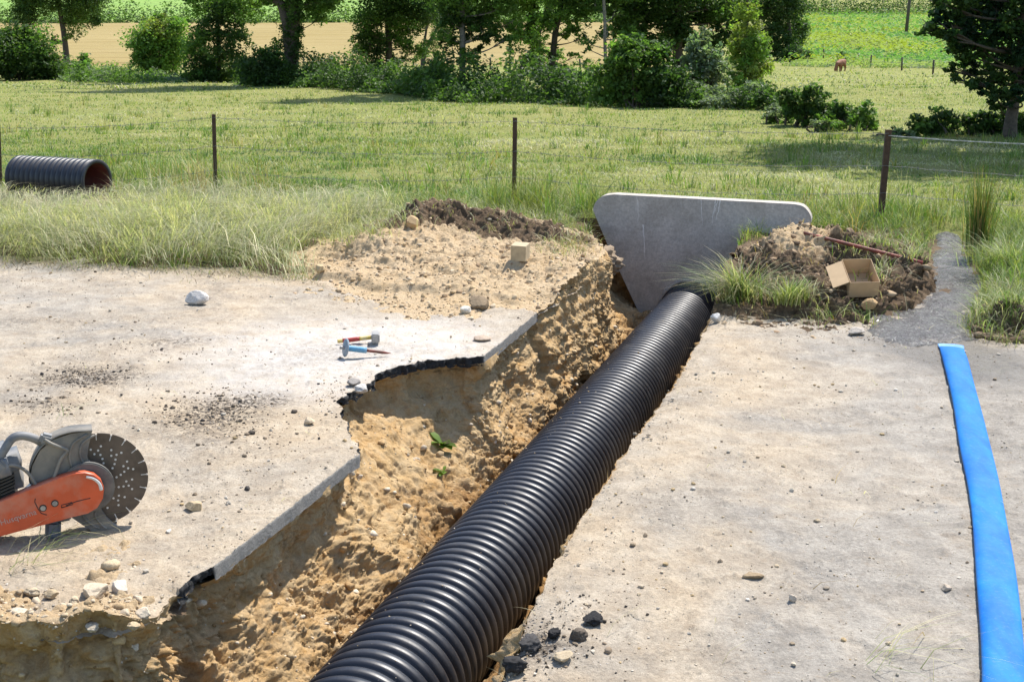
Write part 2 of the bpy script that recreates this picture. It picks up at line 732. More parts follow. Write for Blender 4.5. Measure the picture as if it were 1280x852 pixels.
# ------------------------------------------------------------------ road micro relief
def road_z(x, y):
    p = xyz(x, y)
    z = 0.012 * fbm(p * 1.3, 3, 31) + 0.006 * fbm(p * 7, 4, 32, 0.6)
    z = z + 0.0075 * np.clip(fbm(p * 24, 4, 33, 0.65), -0.1, 1)
    z = z + 0.011 * np.clip(fbm(p * 13, 4, 36, 0.65) - 0.22, 0, 1) * 2.2
    return z


def blob(x, y, u, v, ru, rv):
    """soft spot centred on a place of the road; radii in metres along the view and across"""
    c = gp(u, v)
    return np.exp(-(((x - c[0]) / ru) ** 2 + ((y - c[1]) / rv) ** 2))


def road_attrs(x, y):
    p = xyz(x, y)
    n = fbm(p * 2.5, 4, 41)
    dust = np.clip(1.25 * blob(x, y, 400, 440, 0.75, 0.75) + 0.95 * blob(x, y, 520, 425, 0.55, 0.5) + 0.5 * blob(x, y, 330, 490, 0.6, 0.3) + 0.3 * n * 1.0 - 0.1, 0, 1)
    dark = np.clip(1.3 * blob(x, y, 115, 470, 0.26, 0.2) + 1.2 * blob(x, y, 265, 518, 0.3, 0.3) + 0.7 * blob(x, y, 55, 505, 0.18, 0.12) + 0.6 * blob(x, y, 330, 500, 0.2, 0.12)
                   + 0.55 * blob(x, y, 215, 430, 0.25, 0.12) + 1.0 * blob(x, y, 660, 805, 0.12, 0.09) + 0.35 * blob(x, y, 60, 400, 0.5, 0.25) + 0.5 * n, 0, 1)
    dark = dark * (1 - 0.0)
    grey = np.clip(sstep(0.35, 1.5, x - 0.28 * (y - 5)) * 0.95 + 0.75 * sstep(-1.5, -3.2, x) * sstep(6, 8, y) + 0.35 * n, 0, 1) * (1 - 0.4 * sstep(7.6, 8.4, sroad(x, y)))
    wet = np.clip(1.2 * blob(x, y, 1150, 432, 0.3, 0.38) + 1.1 * blob(x, y, 1205, 445, 0.35, 0.35) + 0.9 * blob(x, y, 1270, 470, 0.5, 0.3) + 0.9 * blob(x, y, 1170, 390, 0.35, 0.7)
                  + 0.5 * blob(x, y, 1260, 560, 0.25, 0.6) + 0.35 * n - 0.2, 0, 1)
    return dust, dark, grey, wet


# perspective-spaced grid of the excavation area
def pgrid(y0, y1, nr, nc, k=0.43, c=0.9):
    y = y0 * (y1 / y0) ** np.linspace(0, 1, nr)
    s = np.linspace(-1, 1, nc)
    Y = np.repeat(y[:, None], nc, 1)
    X = s[None] * (k * Y + c)
    return X, Y


def make_road():
    nr, nc = 560, 900
    X, Y = pgrid(2.5, 11.6, nr, nc)
    x, y = X.ravel(), Y.ravel()
    ins = in_poly(x, y, TP)
    rim = np.concatenate([rimL, rimR[::-1]])
    d, nx, ny, idx = poly_near(x, y, rim, 0.3)
    sd = np.where(ins, -d, d)
    h = 0.0115 * y / 5.0
    snap = np.abs(sd) < 0.62 * h
    x = np.where(snap, nx, x)
    y = np.where(snap, ny, y)
    keep = (sd > 0) | snap
    keep &= sroad(x, y) < 9.6
    z = road_z(x, y)
    z = z - 0.02 * np.exp(-np.abs(sd) / 0.05) * (np.isin(np.concatenate([kindL, np.zeros(len(rimR))])[np.clip(idx, 0, len(rim) - 1)], [0]))
    F = grid_faces(nr, nc)
    F = F[keep[F].all(1)]
    # edge wall
    E = np.concatenate([F[:, [0, 1]], F[:, [1, 2]], F[:, [2, 3]], F[:, [3, 0]]])
    key = np.sort(E, 1)
    kk = key[:, 0].astype(np.int64) * (nr * nc) + key[:, 1]
    u, inv, cnt = np.unique(kk, return_inverse=True, return_counts=True)
    b = E[cnt[inv] == 1]
    b = b[(np.abs(sd[b]) < 0.05).all(1)]
    kall = np.concatenate([kindL, np.zeros(len(rimR))])[np.clip(idx, 0, len(rim) - 1)]
    b = b[(kall[b] > 0).any(1)]
    used = np.unique(F)
    remap = -np.ones(nr * nc, int)
    remap[used] = np.arange(len(used))
    V = np.stack([x, y, z], -1)[used]
    kind = np.concatenate([kindL, np.zeros(len(rimR))])[np.clip(idx, 0, len(rim) - 1)][used]
    brok = (kind == 2).astype(np.float32)
    F = remap[F]
    b = remap[b]
    bv = np.unique(b)
    rows = 5
    lay = [bv]
    newV = []
    base = len(V)
    thick = 0.058
    for r_ in range(1, rows + 1):
        P = V[bv].copy()
        P[:, 2] -= thick * r_ / rows * np.where(kind[bv] == 2, 0.66 + 0.75 * fbm(np.concatenate([P[:, :2], P[:, :1] * 0], 1) * 9, 3, 79), 1.0)
        q = P * 38
        am = np.where(kind[bv] == 1, 0.0025, 0.026)
        P[:, 0] += am * fbm(q, 3, 77, 0.65)
        P[:, 1] += am * fbm(q, 3, 78, 0.65)
        newV.append(P)
        lay.append(base + (r_ - 1) * len(bv) + np.arange(len(bv)))
    pos = {int(v): i for i, v in enumerate(bv)}
    bi = np.array([[pos[int(a)], pos[int(c)]] for a, c in b])
    W = []
    for r_ in range(rows):
        A, B = lay[r_], lay[r_ + 1]
        W.append(np.stack([A[bi[:, 1]], A[bi[:, 0]], B[bi[:, 0]], B[bi[:, 1]]], -1))
    W = np.concatenate(W)
    V = np.concatenate([V] + newV)
    att = road_attrs(V[:, 0], V[:, 1])
    brk = np.concatenate([brok] + [brok[bv]] * rows)
    midx = np.concatenate([np.zeros(len(F)), np.ones(len(W))])
    o = mesh_obj('road', V, [np.concatenate([F, W])], [M['road'], M['asphalt']], None, True,
                 dict(dust=att[0], dark=att[1], grey=att[2], wet=att[3], broken=brk), midx)
    tag(o, kind='structure')
    return o


road = make_road()


STREAM_PX = [(1192, 322), (1196, 345), (1190, 375), (1168, 400), (1150, 425), (1175, 442)]
STREAM = np.array([gp(u, v, -0.02)[:2] for u, v in STREAM_PX])
STREAM_C = spline(np.concatenate([gp(1185, 285, -0.08)[None, :2], STREAM]), 120)


def stream_d(x, y):
    d = np.full(np.shape(x), 9.0)
    for p in STREAM_C[::3]:
        d = np.minimum(d, np.hypot(x - p[0], y - p[1]))
    return d


def ground_z(x, y):
    """verge and meadow without the grains"""
    p = xyz(x, y)
    s = sroad(x, y)
    e = s + 0.22 * fbm(p * 1.4, 3, 21) + 0.12 * fbm(p * 6, 3, 22)
    edge = 8.42 + 0.42 * sstep(-0.6, -2.0, x)
    z = zbase(x, y) + -0.085 + 0.125 * sstep(edge, edge + 0.32, e)
    z = z + sstep(edge, edge + 1.0, e) * (0.05 * fbm(p * 0.9, 3, 23) + 0.02 * fbm(p * 5, 3, 24))
    far = sstep(15, 26, y)
    z = z + far * 0.12 * fbm(p * 0.13, 3, 25)
    sdm = stream_d(x, y) if np.size(x) < 3e6 else 9.0
    z = z - 0.09 * np.exp(-(sdm / 0.22) ** 4) * sstep(edge - 0.2, edge + 0.3, s)
    return z


# ------------------------------------------------------------------ spoil on the left of the trench: its height over the road
def gauss(X, Y, c, a, rx, ry, ang=0.0):
    ca, sa = math.cos(ang), math.sin(ang)
    dx, dy = X - c[0], Y - c[1]
    u = (dx * ca + dy * sa) / rx
    v = (-dx * sa + dy * ca) / ry
    return a * np.exp(-(u * u + v * v))


HA = -0.28
rimLs = rimL[::6]


def heapL(X, Y):
    c = [at_y(548, 268, 11.3), at_y(500, 300, 10.6), at_y(640, 290, 11.2), at_y(700, 300, 11.0), at_y(590, 330, 10.2), at_y(700, 335, 10.0), at_y(470, 330, 10.2)]
    h = (gauss(X, Y, c[0], 0.27, 0.55, 0.55, HA) + gauss(X, Y, c[1], 0.16, 0.45, 0.6, HA) + gauss(X, Y, c[2], 0.14, 0.5, 0.45, HA) + gauss(X, Y, c[3], 0.09, 0.35, 0.5, HA)
         + gauss(X, Y, c[4], 0.10, 0.85, 0.95, HA) + gauss(X, Y, c[5], 0.09, 0.45, 0.9, HA) + gauss(X, Y, c[6], 0.06, 0.6, 0.6, HA))
    p = xyz(X, Y)
    h = h + gauss(X, Y, at_y(590, 360, 9.3), 0.055, 1.0, 0.9, HA)
    h = h - 0.036 + 0.024 * fbm(p * 2.2, 4, 201) + 0.012 * fbm(p * 9, 3, 203)
    ins = in_poly(X, Y, TP)
    d, _, _, _ = poly_near(X, Y, rimL, 0.5)
    d = d.reshape(X.shape)
    sd = np.where(ins, -d, d)
    return np.where(sd < -0.0066, -0.5, h)



def heapE(X, Y):
    ins = in_poly(X, Y, TP)
    d, _, _, idx = poly_near(X, Y, rimL, 0.7)
    d = d.reshape(X.shape)
    sd = np.where(ins, -d, d)
    e = gp(250, 716)
    along = sstep(e[0] + 0.02, e[0] - 0.3, X + 0.25 * (Y - e[1]))
    p = xyz(X, Y)
    h = 0.095 * np.exp(-((sd - 0.06) / 0.19) ** 2) * (0.75 + 0.9 * fbm(p * 3.2, 4, 611)) - 0.012
    h = h * along - (1 - along) * 0.12
    return np.where(sd < -0.0066, -0.5, h)



# ------------------------------------------------------------------ banks of the trench
def bank(rim, kind, side, name, nv=230, ds=0.0085, seed=50):
    seg = np.linalg.norm(np.diff(rim, axis=0), axis=1)
    L = np.concatenate([[0], np.cumsum(seg)])
    n = int(L[-1] / ds)
    t = np.linspace(0, L[-1], n)
    P = np.stack([np.interp(t, L, rim[:, 0]), np.interp(t, L, rim[:, 1])], -1)
    ksm = np.interp(t, L, (kind > 0).astype(float))
    st = (P - AX0[:2]) @ AXU
    w = int(0.5 / ds)
    ker = np.hanning(w) / np.hanning(w).sum()
    st = np.convolve(np.pad(st, w, 'reflect', reflect_type='odd'), ker, 'same')[w:-w]
    st = np.maximum.accumulate(st)
    C = ax_pt(st)
    gap = np.clip(fbm(xyz(st * 1.5, st * 0 + 7.7), 3, seed + 40) * 1.6 + 0.45, 0, 1)
    end = np.concatenate([C[:, :2] + side * AXN * 0.25, C[:, 2:] - 0.05 - 0.11 * gap[:, None]], 1)
    bot = np.concatenate([C[:, :2] + side * AXN * 0.02, C[:, 2:] - 0.30], 1)
    # height of the steep cut under the surface, by where along the rim
    key = [gp(u, v)[:2] for u, v in ((-300, 780), (100, 795), (235, 730), (300, 685), (400, 605), (447, 565), (425, 510), (480, 465), (540, 452), (600, 447), (672, 391), (735, 350))] + [rimL[-22], rimL[-1]]
    val = [0.46, 0.46, 0.36, 0.28, 0.26, 0.20, 0.06, 0.10, 0.17, 0.15, 0.10, 0.14, 0.55, 0.6]
    if side < 0:
        wv = np.full(n, 0.4)
    else:
        ks = [np.argmin(((P - k) ** 2).sum(1)) for k in key]
        wv = np.interp(np.arange(n), ks, val)
        ww = int(0.16 / ds)
        wv = np.convolve(np.pad(wv, ww, 'edge'), np.ones(ww) / ww, 'same')[ww:-ww]
    # inward direction of the rim, smoothed
    Ps = np.stack([np.convolve(np.pad(P[:, k], 20, 'edge'), np.ones(41) / 41, 'valid') for k in (0, 1)], -1)
    tg = np.gradient(Ps, axis=0)
    tg /= np.linalg.norm(tg, axis=1)[:, None] + 1e-9
    inw = np.stack([tg[:, 1], -tg[:, 0]], -1) * side
    v = np.linspace(0, 1, nv)
    VV = np.zeros((n, nv, 3))
    zt = -0.010 - 0.025 * ksm
    if side > 0:       # the bank rises to the spoil heaped along the rim
        Q = P - inw * 0.012
        gz_ = np.maximum(ground_z(Q[:, 0], Q[:, 1]), -0.004) - 0.002
        zt = np.where(ksm > 0.5, zt, gz_ + np.maximum(np.maximum(0, heapL(Q[:, 0], Q[:, 1])), heapE(Q[:, 0], Q[:, 1])))
        zt = np.convolve(np.pad(zt, 3, 'edge'), np.ones(7) / 7, 'valid')
    a, b2 = 0.34, 0.86
    for j, vv in enumerate(v):
        if vv < a:
            f = vv / a
            off = np.sin(f * math.pi * 0.62) * (0.03 - 0.08 * ksm)      # scooped out below the surfacing
            xy = P + inw * off[:, None]
            z = zt - wv * f
        elif vv < b2:
            f = (vv - a) / (b2 - a)
            o0 = P + inw * (math.sin(math.pi * 0.62) * (0.03 - 0.08 * ksm))[:, None]
            z0 = zt - wv
            xy = o0 + (end[:, :2] - o0) * f
            g = f ** 0.92
            z = z0 + (end[:, 2] - z0) * g
        else:
            f = (vv - b2) / (1 - b2)
            xy = end[:, :2] + (bot[:, :2] - end[:, :2]) * f
            z = end[:, 2] + (bot[:, 2] - end[:, 2]) * f ** 0.6
        VV[:, j, :2] = xy
        VV[:, j, 2] = z
    du = np.gradient(VV, axis=0)
    dv = np.gradient(VV, axis=1)
    nn = np.cross(du, dv) * (-side)
    nn /= np.linalg.norm(nn, axis=2)[:, :, None] + 1e-9
    for ax_ in (0, 1):          # smooth the normals so the lumps do not tear
        for _ in range(10):
            nn = (np.roll(nn, 1, ax_) + nn * 2 + np.roll(nn, -1, ax_)) / 4
    nn /= np.linalg.norm(nn, axis=2)[:, :, None] + 1e-9
    if nn[..., 2].mean() < 0:
        nn = -nn
    q = VV.astype(np.float32)
    q2 = q + 0.03 * np.stack([fbm(q * 6, 3, 91), fbm(q * 6, 3, 92), fbm(q * 6, 3, 93)], -1)
    rough_ = 0.55 + 0.95 * sstep(-0.15, 0.35, fbm(q2 * 1.5, 3, seed + 21)) + 0.7 * sstep(5.0, 4.5, VV[..., 1])
    dsp = 0.085 * fbm(q2 * 2.4, 3, seed) + rough_ * (0.062 * fbm(q2 * 6.0, 4, seed + 3, 0.6) + 0.026 * billow(q2 * 14, 4, seed + 6, 0.7)) - 0.05 * np.clip(1 - np.abs(noise3(q2 * 3.1, seed + 31)) * 7, 0, 1) * np.clip(noise3(q2 * 1.3, seed + 33) + 0.3, 0, 1) + 0.008 * fbm(q2 * 46, 3, seed + 9, 0.65)
    # compact scraped faces between crumbled patches, with a few cracks
    dsp = dsp + 0.012 * np.clip(noise3(q2 * np.array([4, 4, 26], np.float32), seed + 12), -0.4, 1)
    dsp = dsp + 0.06 * billow(q2 * 5.0, 3, seed + 41) * sstep(5.0, 4.5, VV[..., 1]) * sstep(-0.35, -0.8, VV[..., 0])
    fade = np.clip(v / 0.08, 0.0, 1)[None, :]
    VV = VV + nn * (dsp * fade)[..., None]
    loam = np.clip(1.0 - 0.0 * VV[..., 2], 0, 1) * 0
    y_ = VV[..., 1]
    z_ = VV[..., 2]
    loam = 0.75 * sstep(10.0, 11.0, y_) * sstep(-0.35, -0.1, z_) + 0.35 * sstep(-0.35, -0.62, z_) * sstep(6, 7.5, y_) + 0.32 * sstep(4.9, 4.2, y_) * sstep(-0.05, -0.4, z_)
    o = mesh_obj(name, VV.reshape(-1, 3), [grid_faces(n, nv)], M['clay'], None, True, dict(loam=loam.ravel(), damp=(sstep(0.45, 0.9, v)[None] + 0 * y_).ravel()))
    tag(o, kind='structure')
    return o, VV, nn


bankL, BV, BN = bank(rimL, kindL, 1, 'trench_bank')
bankR, BVR, BNR = bank(rimR, kindR if len(kindR) == len(rimR) else np.zeros(len(rimR)), -1, 'trench_bank', 90, 0.02, 150)


# the earth face that closes the dug hole behind the headwall
nu_, nv_ = 220, 120
u_, v_ = np.meshgrid(np.linspace(0, 1, nu_), np.linspace(0, 1, nv_))
e0, e1 = rimL[-1] + AXN * 0.12, rimR[-1] + AXU * 0.14 - AXN * 0.12
P_ = e0 + (e1 - e0) * u_[..., None]
Z_ = 0.0 - 1.25 * v_
q_ = xyz(P_[..., 0], P_[..., 1], Z_)
o_ = (0.06 * fbm(q_ * 3, 3, 441) + 0.035 * billow(q_ * 9, 3, 442)) * np.clip(v_ / 0.1, 0, 1) + 0.02
P_ = P_ + AXU * o_[..., None]
o = mesh_obj('trench_bank', np.concatenate([P_, Z_[..., None]], -1).reshape(-1, 3), [grid_faces(nv_, nu_)], M['clay'], None, True,
             dict(loam=np.clip(0.95 - 1.2 * v_, 0, 1).ravel(), damp=v_.ravel() * 0 + 0.6))
tag(o, kind='structure')


# ------------------------------------------------------------------ ground sheets
def verge_edge(x, y):
    p = xyz(x, y)
    e = sroad(x, y) + 0.22 * fbm(p * 1.4, 3, 21) + 0.12 * fbm(p * 6, 3, 22)
    return e - (8.42 + 0.42 * sstep(-0.6, -2.0, x))


def make_ground():
    nr, nc = 420, 620
    X, Y = pgrid(1.4, 19.0, nr, nc, 0.45, 1.6)
    x, y = X.ravel(), Y.ravel()
    z = ground_z(x, y)
    p = xyz(x, y)
    z = z + 0.014 * billow(p * 9, 4, 61) * sstep(-0.1, 0.3, verge_edge(x, y))
    ins = in_poly(x, y, TP)
    d, _, _, _ = poly_near(x, y, np.concatenate([rimL, rimR[::-1]]), 0.6)
    sd = np.where(ins, -d, d)
    F = grid_faces(nr, nc)
    F = F[(sd > np.where(sroad(x, y) < 8.5, 0.06, 0.0))[F].all(1)]      # open over the trench
    ver = verge_edge(x, y)
    loam = np.clip(0.85 * sstep(0.0, 0.3, ver) + 0.1, 0, 1)
    o = mesh_obj('ground', np.stack([x, y, z], -1), [F], [M['heap'], M['meadow']], None, True, dict(loam=loam), (sroad(x, y) > 12.5)[F].all(1))
    tag(o, kind='structure')


def make_meadow():
    ys = np.concatenate([np.linspace(-60, 12, 30), 12 * (1400 / 12) ** np.linspace(0, 1, 330)[1:]])
    s = np.linspace(-1, 1, 301)
    s = np.sign(s) * np.abs(s) ** 1.5
    Y = np.repeat(ys[:, None], len(s), 1)
    X = s[None] * (40 + 1.2 * np.maximum(0, Y))
    x, y = X.ravel(), Y.ravel()
    z = ground_z(x, y)
    # it passes below the sheet of the excavation area and comes up outside it
    inside = (np.abs(x) < 0.45 * y + 1.3) & (y > 1.7) & (y < 18.2)
    z = np.where(inside, z - 1.6, z - 0.012)
    z = z - np.where((y < 1.7) | ((sroad(x, y) < 8.6) & ~inside), 0.0, 0)
    o = mesh_obj('meadow', np.stack([x, y, z], -1), [grid_faces(len(ys), len(s))], M['meadow'], None, True)
    tag(o, kind='structure')


make_ground()
make_meadow()


def drape(name, px_poly, mat, lift, nu=60, nv=60):
    """a field: four corners given on the terrain, a sheet draped over it"""
    c = [hit(*p)[:2] if len(p) == 2 else np.array(p[:2]) for p in px_poly]
    u, v = np.meshgrid(np.linspace(0, 1, nu), np.linspace(0, 1, nv))
    P = (c[0] * ((1 - u) * (1 - v))[..., None] + c[1] * (u * (1 - v))[..., None] + c[2] * (u * v)[..., None] + c[3] * ((1 - u) * v)[..., None])
    z = ground_z(P[..., 0], P[..., 1]) + lift
    rim = np.minimum(np.minimum(u, 1 - u), np.minimum(v, 1 - v))
    z = np.where(rim <= 0, z - lift - 0.2, z)
    o = mesh_obj(name, np.concatenate([P, z[..., None]], -1).reshape(-1, 3), [grid_faces(nv, nu)], mat, None, True)
    tag(o, kind='structure')
    return o


drape('wheat_field', [(-95.0, 139.0, 0), (14.0, 137.0, 0), (48.0, 318.0, 0), (-190.0, 300.0, 0)], M['wheat'], 0.3)
drape('far_field', [(-260.0, 335.0, 0), (40.0, 352.0, 0), (60.0, 900.0, 0), (-420.0, 900.0, 0)], M['farfield'], 0.3)
drape('maize_field', [(27.0, 142.0, 0), (70.0, 118.0, 0), (230.0, 395.0, 0), (76.0, 395.0, 0)], M['maize'], 0.25)


# ------------------------------------------------------------------ corrugated pipes
def m_pipe():
    n = N('black_plastic')
    n.objco()
    d = n.ramp(n.noise(5, 6, 0.7), [(0.5, 0.0), (0.75, 1.0)])
    sp = n.ramp(n.noise(60, 4, 0.7), [(0.66, 0.0), (0.72, 1.0)])
    c = n.mix(n.math('MULTIPLY', d, 0.10), (0.012, 0.0135, 0.020), (0.2, 0.18, 0.15))
    c = n.mix(n.math('MULTIPLY', sp, 0.18), c, (0.4, 0.36, 0.3))
    n.base(c)
    n.set(Roughness=n.math('ADD', 0.43, n.math('MULTIPLY', d, 0.2)))
    n.bsdf.inputs['Specular IOR Level'].default_value = 0.6
    n.bump(n.noise(35, 3, 0.6), 0.06, 0.004)
    return n.m


M['plastic'] = m_pipe()
M['red_plastic'] = m_plain('red_brown_plastic', (0.15, 0.036, 0.03), 0.45, var=0.2, scale=8, dirt=(0.2, 0.13, 0.09))


def corr_profile(L, pitch, r, depth, per=12):
    n = int(L / pitch * per)
    x = np.linspace(0, L, n + 1)
    ph = (x / pitch) % 1.0
    d = np.abs(ph - 0.5) * 2            # 1 at the groove's middle
    g = sstep(0.50, 0.86, d)
    crest = 0.0022 * np.cos(np.clip(d / 0.55, 0, 1) * math.pi)     # slightly domed crest
    seam = -0.0012 * np.exp(-((d - 0.0) / 0.05) ** 2)
    return x, r - depth * g + crest + seam - 0.002


def lathe_x(x, r, seg):
    th = np.linspace(0, 2 * np.pi, seg, endpoint=False)
    V = np.stack([np.repeat(x[:, None], seg, 1), r[:, None] * np.cos(th), r[:, None] * np.sin(th)], -1).reshape(-1, 3)
    i = np.arange(len(x) * seg).reshape(len(x), seg)
    j = np.roll(i, -1, 1)
    return V, np.stack([i[:-1], j[:-1], j[1:], i[1:]], -1).reshape(-1, 4)


def axis_frame(p0, p1):
    d = Vector(p1) - Vector(p0)
    return d.to_track_quat('X', 'Z'), d.length


ST0 = -2.6
p0 = ax_pt(ST0)
p1 = ax_pt(AXL + 0.10)
q, L = axis_frame(p0, p1)
pipe = empty('drain_pipe', p0)
pipe.rotation_mode = 'QUATERNION'
pipe.rotation_quaternion = q
tag(pipe, 'long black corrugated plastic drain pipe lying in the open trench up to the concrete headwall', 'pipe')
x, r = corr_profile(L - 0.22, 0.0735, PIPE_R, 0.024)
V, F = lathe_x(x, r, 120)
mesh_obj('corrugated_body', V, [F], M['plastic'], pipe)
xs = np.array([L - 0.22, L - 0.219, L - 0.205, L - 0.02, L])
V, F = lathe_x(xs, np.array([0.225, 0.255, 0.262, 0.262, 0.262]), 96)
mesh_obj('socket_collar', V, [F], M['plastic'], pipe)
V, F = lathe_x(np.array([0.0, L]), np.array([0.205, 0.205]), 48)
mesh_obj('inner_wall', V, [F], M['red_plastic'], pipe)

# the short offcut in the grass
fc = hit(112, 252)
cdir = np.array([0.90, -0.43, 0.0])
cdir /= np.linalg.norm(cdir)
c1 = fc + np.array([0.09, 0, 0.20])
c0 = c1 - cdir * 1.02
c0[2] = c1[2] - 0.01
q, L = axis_frame(c0, c1)
off = empty('pipe_offcut', c0)
off.rotation_mode = 'QUATERNION'
off.rotation_quaternion = q
tag(off, 'short cut length of black corrugated pipe with red inside lying in the tall grass', 'pipe')
x, r = corr_profile(L, 0.066, 0.218, 0.018)
V, F = lathe_x(x, r, 96)
mesh_obj('corrugated_body', V, [F], M['plastic'], off)
V, F = lathe_x(np.linspace(0, L, 8), np.full(8, 0.18), 72)
mesh_obj('inner_wall', V, [F[:, ::-1]], M['red_plastic'], off)
V, F = lathe_x(np.array([L - 0.001, L + 0.004, L + 0.004, L - 0.001]), np.array([r[-1], r[-1] - 0.004, 0.184, 0.179]), 72)
mesh_obj('cut_rim', V, [F], M['plastic'], off)

# crumbs of clay that have fallen on the pipe
rg = np.random.default_rng(19)
st_ = rg.uniform(-1.2, AXL - 0.4, 150)
an_ = rg.normal(size=150) * 0.5 + 0.25
up_ = np.array([0, 0, 1.0])
P = ax_pt(st_) + (AXN[None] * 1.0 @ np.eye(2, 3)) * (np.sin(an_) * (PIPE_R - 0.004))[:, None] + up_ * (np.cos(an_) * (PIPE_R - 0.004))[:, None]
PIPE_CRUMBS = (P, np.clip(0.0022 * rg.uniform(0.02, 1, 150) ** -0.45, 0.002, 0.008))

# ------------------------------------------------------------------ concrete headwall
def m_concrete():
    n = N('cast_concrete')
    n.objco()
    a = n.ramp(n.noise(3.2, 6, 0.65, 0.4), [(0.40, 0.0), (0.60, 1.0)])
    f = n.ramp(n.noise(60, 5, 0.75), [(0.3, 0.0), (0.7, 1.0)])
    pits = n.ramp(n.voro(55), [(0.06, 1.0), (0.16, 0.0)])
    pm = n.ramp(n.noise(9, 4, 0.6), [(0.5, 0.0), (0.6, 1.0)])
    c = n.mix(a, (0.50, 0.45, 0.39), (0.67, 0.615, 0.545))
    c = n.mix(n.math('MULTIPLY', f, 0.55), c, (0.26, 0.235, 0.205))
    c = n.mix(n.math('MULTIPLY', n.math('MULTIPLY', pits, pm), 0.7), c, (0.1, 0.092, 0.085))
    sp2 = n.ramp(n.noise(28, 5, 0.8), [(0.42, 0.0), (0.62, 1.0)])
    c = n.mix(n.math('MULTIPLY', sp2, 0.4), c, (0.24, 0.215, 0.185))
    lime = n.ramp(n.noise(5.5, 5, 0.7, 1.2, (1.6, 1, 0.45)), [(0.64, 0.0), (0.74, 0.55)])
    c = n.mix(lime, c, (0.55, 0.535, 0.51))
    rust = n.ramp(n.noise(4.0, 4, 0.6, 0.3), [(0.66, 0.0), (0.76, 0.5)])
    c = n.mix(rust, c, (0.235, 0.17, 0.11))
    n.base(c)
    n.set(Roughness=0.92)
    n.bsdf.inputs['Specular IOR Level'].default_value = 0.25
    b = n.bump(n.noise(70, 6, 0.75), 0.5, 0.006)
    n.bump(n.math('MULTIPLY', pits, pm), -0.5, 0.006, b) if False else None
    return n.m


M['concrete'] = m_concrete()
WC = ax_pt(AXL)
hw_rz = math.atan2(AXU[1], AXU[0]) - math.pi / 2
hw = empty('headwall', (WC[0], WC[1], WC[2]), hw_rz)
tag(hw, 'grey concrete headwall with rounded upper corners standing across the far end of the trench', 'headwall')


def headwall_outline():
    top_c = at_y(880, 249, WC[1])[2] - WC[2]
    # width of the top measured on the wall's plane
    def on_wall(u, v):
        r_ = ray(u, v)
        nrm = np.array([AXU[0], AXU[1], 0])
        t = np.dot(WC - np.array([0, 0, CAM_H]), nrm) / np.dot(r_, nrm)
        P = np.array([0, 0, CAM_H]) + r_ * t - WC
        return np.dot(P[:2], -AXN), P[2]
    pts = [(741, 262), (745, 252), (754, 245), (768, 243), (992, 255), (1004, 258), (1012, 267), (1014, 277), (1008, 292)]
    pts = [on_wall(*p) for p in pts]
    l = on_wall(762, 312)
    l2 = on_wall(801, 396)
    sl = (l2[0] - l[0]) / (l2[1] - l[1])
    zb = -0.42
    pl = (l2[0] + sl * (zb - l2[1]), zb)
    rr = pts[-1]
    r2 = (rr[0] + sl * -1 * (zb - rr[1]) * 1.0, zb)
    return [pl, l2, l] + pts + [r2]


HWO = headwall_outline()
print('headwall', [(round(a, 2), round(b, 2)) for a, b in HWO])
# smooth the rounded corners
pp = HWO[:3] + [tuple(p) for p in spline(HWO[3:7], 14)] + [tuple(p) for p in spline(HWO[7:12], 14)] + HWO[12:]
bm = prism(pp, 0.0, 0.13)
bm_obj('wall_panel', bm, M['concrete'], hw, False, 0.009)
# mortar ring round the pipe
acc = Acc()
th = np.linspace(R(-60), R(240), 90)
q_ = np.stack([np.cos(th) * 0.272, np.full(90, -0.014), np.sin(th) * 0.272], -1)
q_ += 0.012 * np.stack([fbm(q_ * 14, 3, 5), fbm(q_ * 14, 3, 6) * 0.7, fbm(q_ * 14, 3, 7)], -1)
acc.tube(q_, 0.017 + 0.013 * fbm(q_ * 18, 3, 8), 8)
M['mortar'] = m_plain('mortar', (0.34, 0.32, 0.29), 0.95, var=0.3, scale=50, bump=0.6)
acc.build('mortar_ring', M['mortar'], hw)
# chalky runs down the face
acc = Acc()


def face_patch(path, wd):
    """a thin run of lime skin on the wall's face"""
    P = np.asarray(path, float)
    n = len(P)
    V = np.concatenate([np.stack([P[:, 0] - wd, np.full(n, -0.0015), P[:, 1]], -1), np.stack([P[:, 0] + wd, np.full(n, -0.0015), P[:, 1]], -1)])
    i = np.arange(n - 1)
    acc.add(V, np.stack([i, i + n, i + n + 1, i + 1], -1))


M['lime'] = m_plain('lime_run', (0.74, 0.71, 0.67), 0.95, var=0.2, scale=60)
zt = HWO[6][1]
tops = (HWO[6][0], HWO[7][0])
for k, (fx, ln, wd) in enumerate(((0.575, 0.23, 0.004), (0.60, 0.17, 0.007), (0.585, 0.12, 0.005), (0.49, 0.22, 0.0035), (0.13, 0.26, 0.004), (0.17, 0.30, 0.006))):
    zz = np.linspace(0, 1, 24)
    start = 0.012 if k != 5 else 0.25
    xx = tops[0] + (tops[1] - tops[0]) * fx + 0.010 * fbm(xyz(zz * 5, zz * 0 + k * 3.3), 3, 12) + (-0.03 * zz if k < 3 else 0.02 * zz)
    acc = Acc()
    face_patch(np.stack([xx, zt - start - zz * ln], -1), wd * (1 - zz * 0.7) * (0.5 + 0.9 * np.abs(fbm(xyz(zz * 9, zz * 0 + k), 3, 14))))
    acc.build('lime_run', M['lime'], hw)

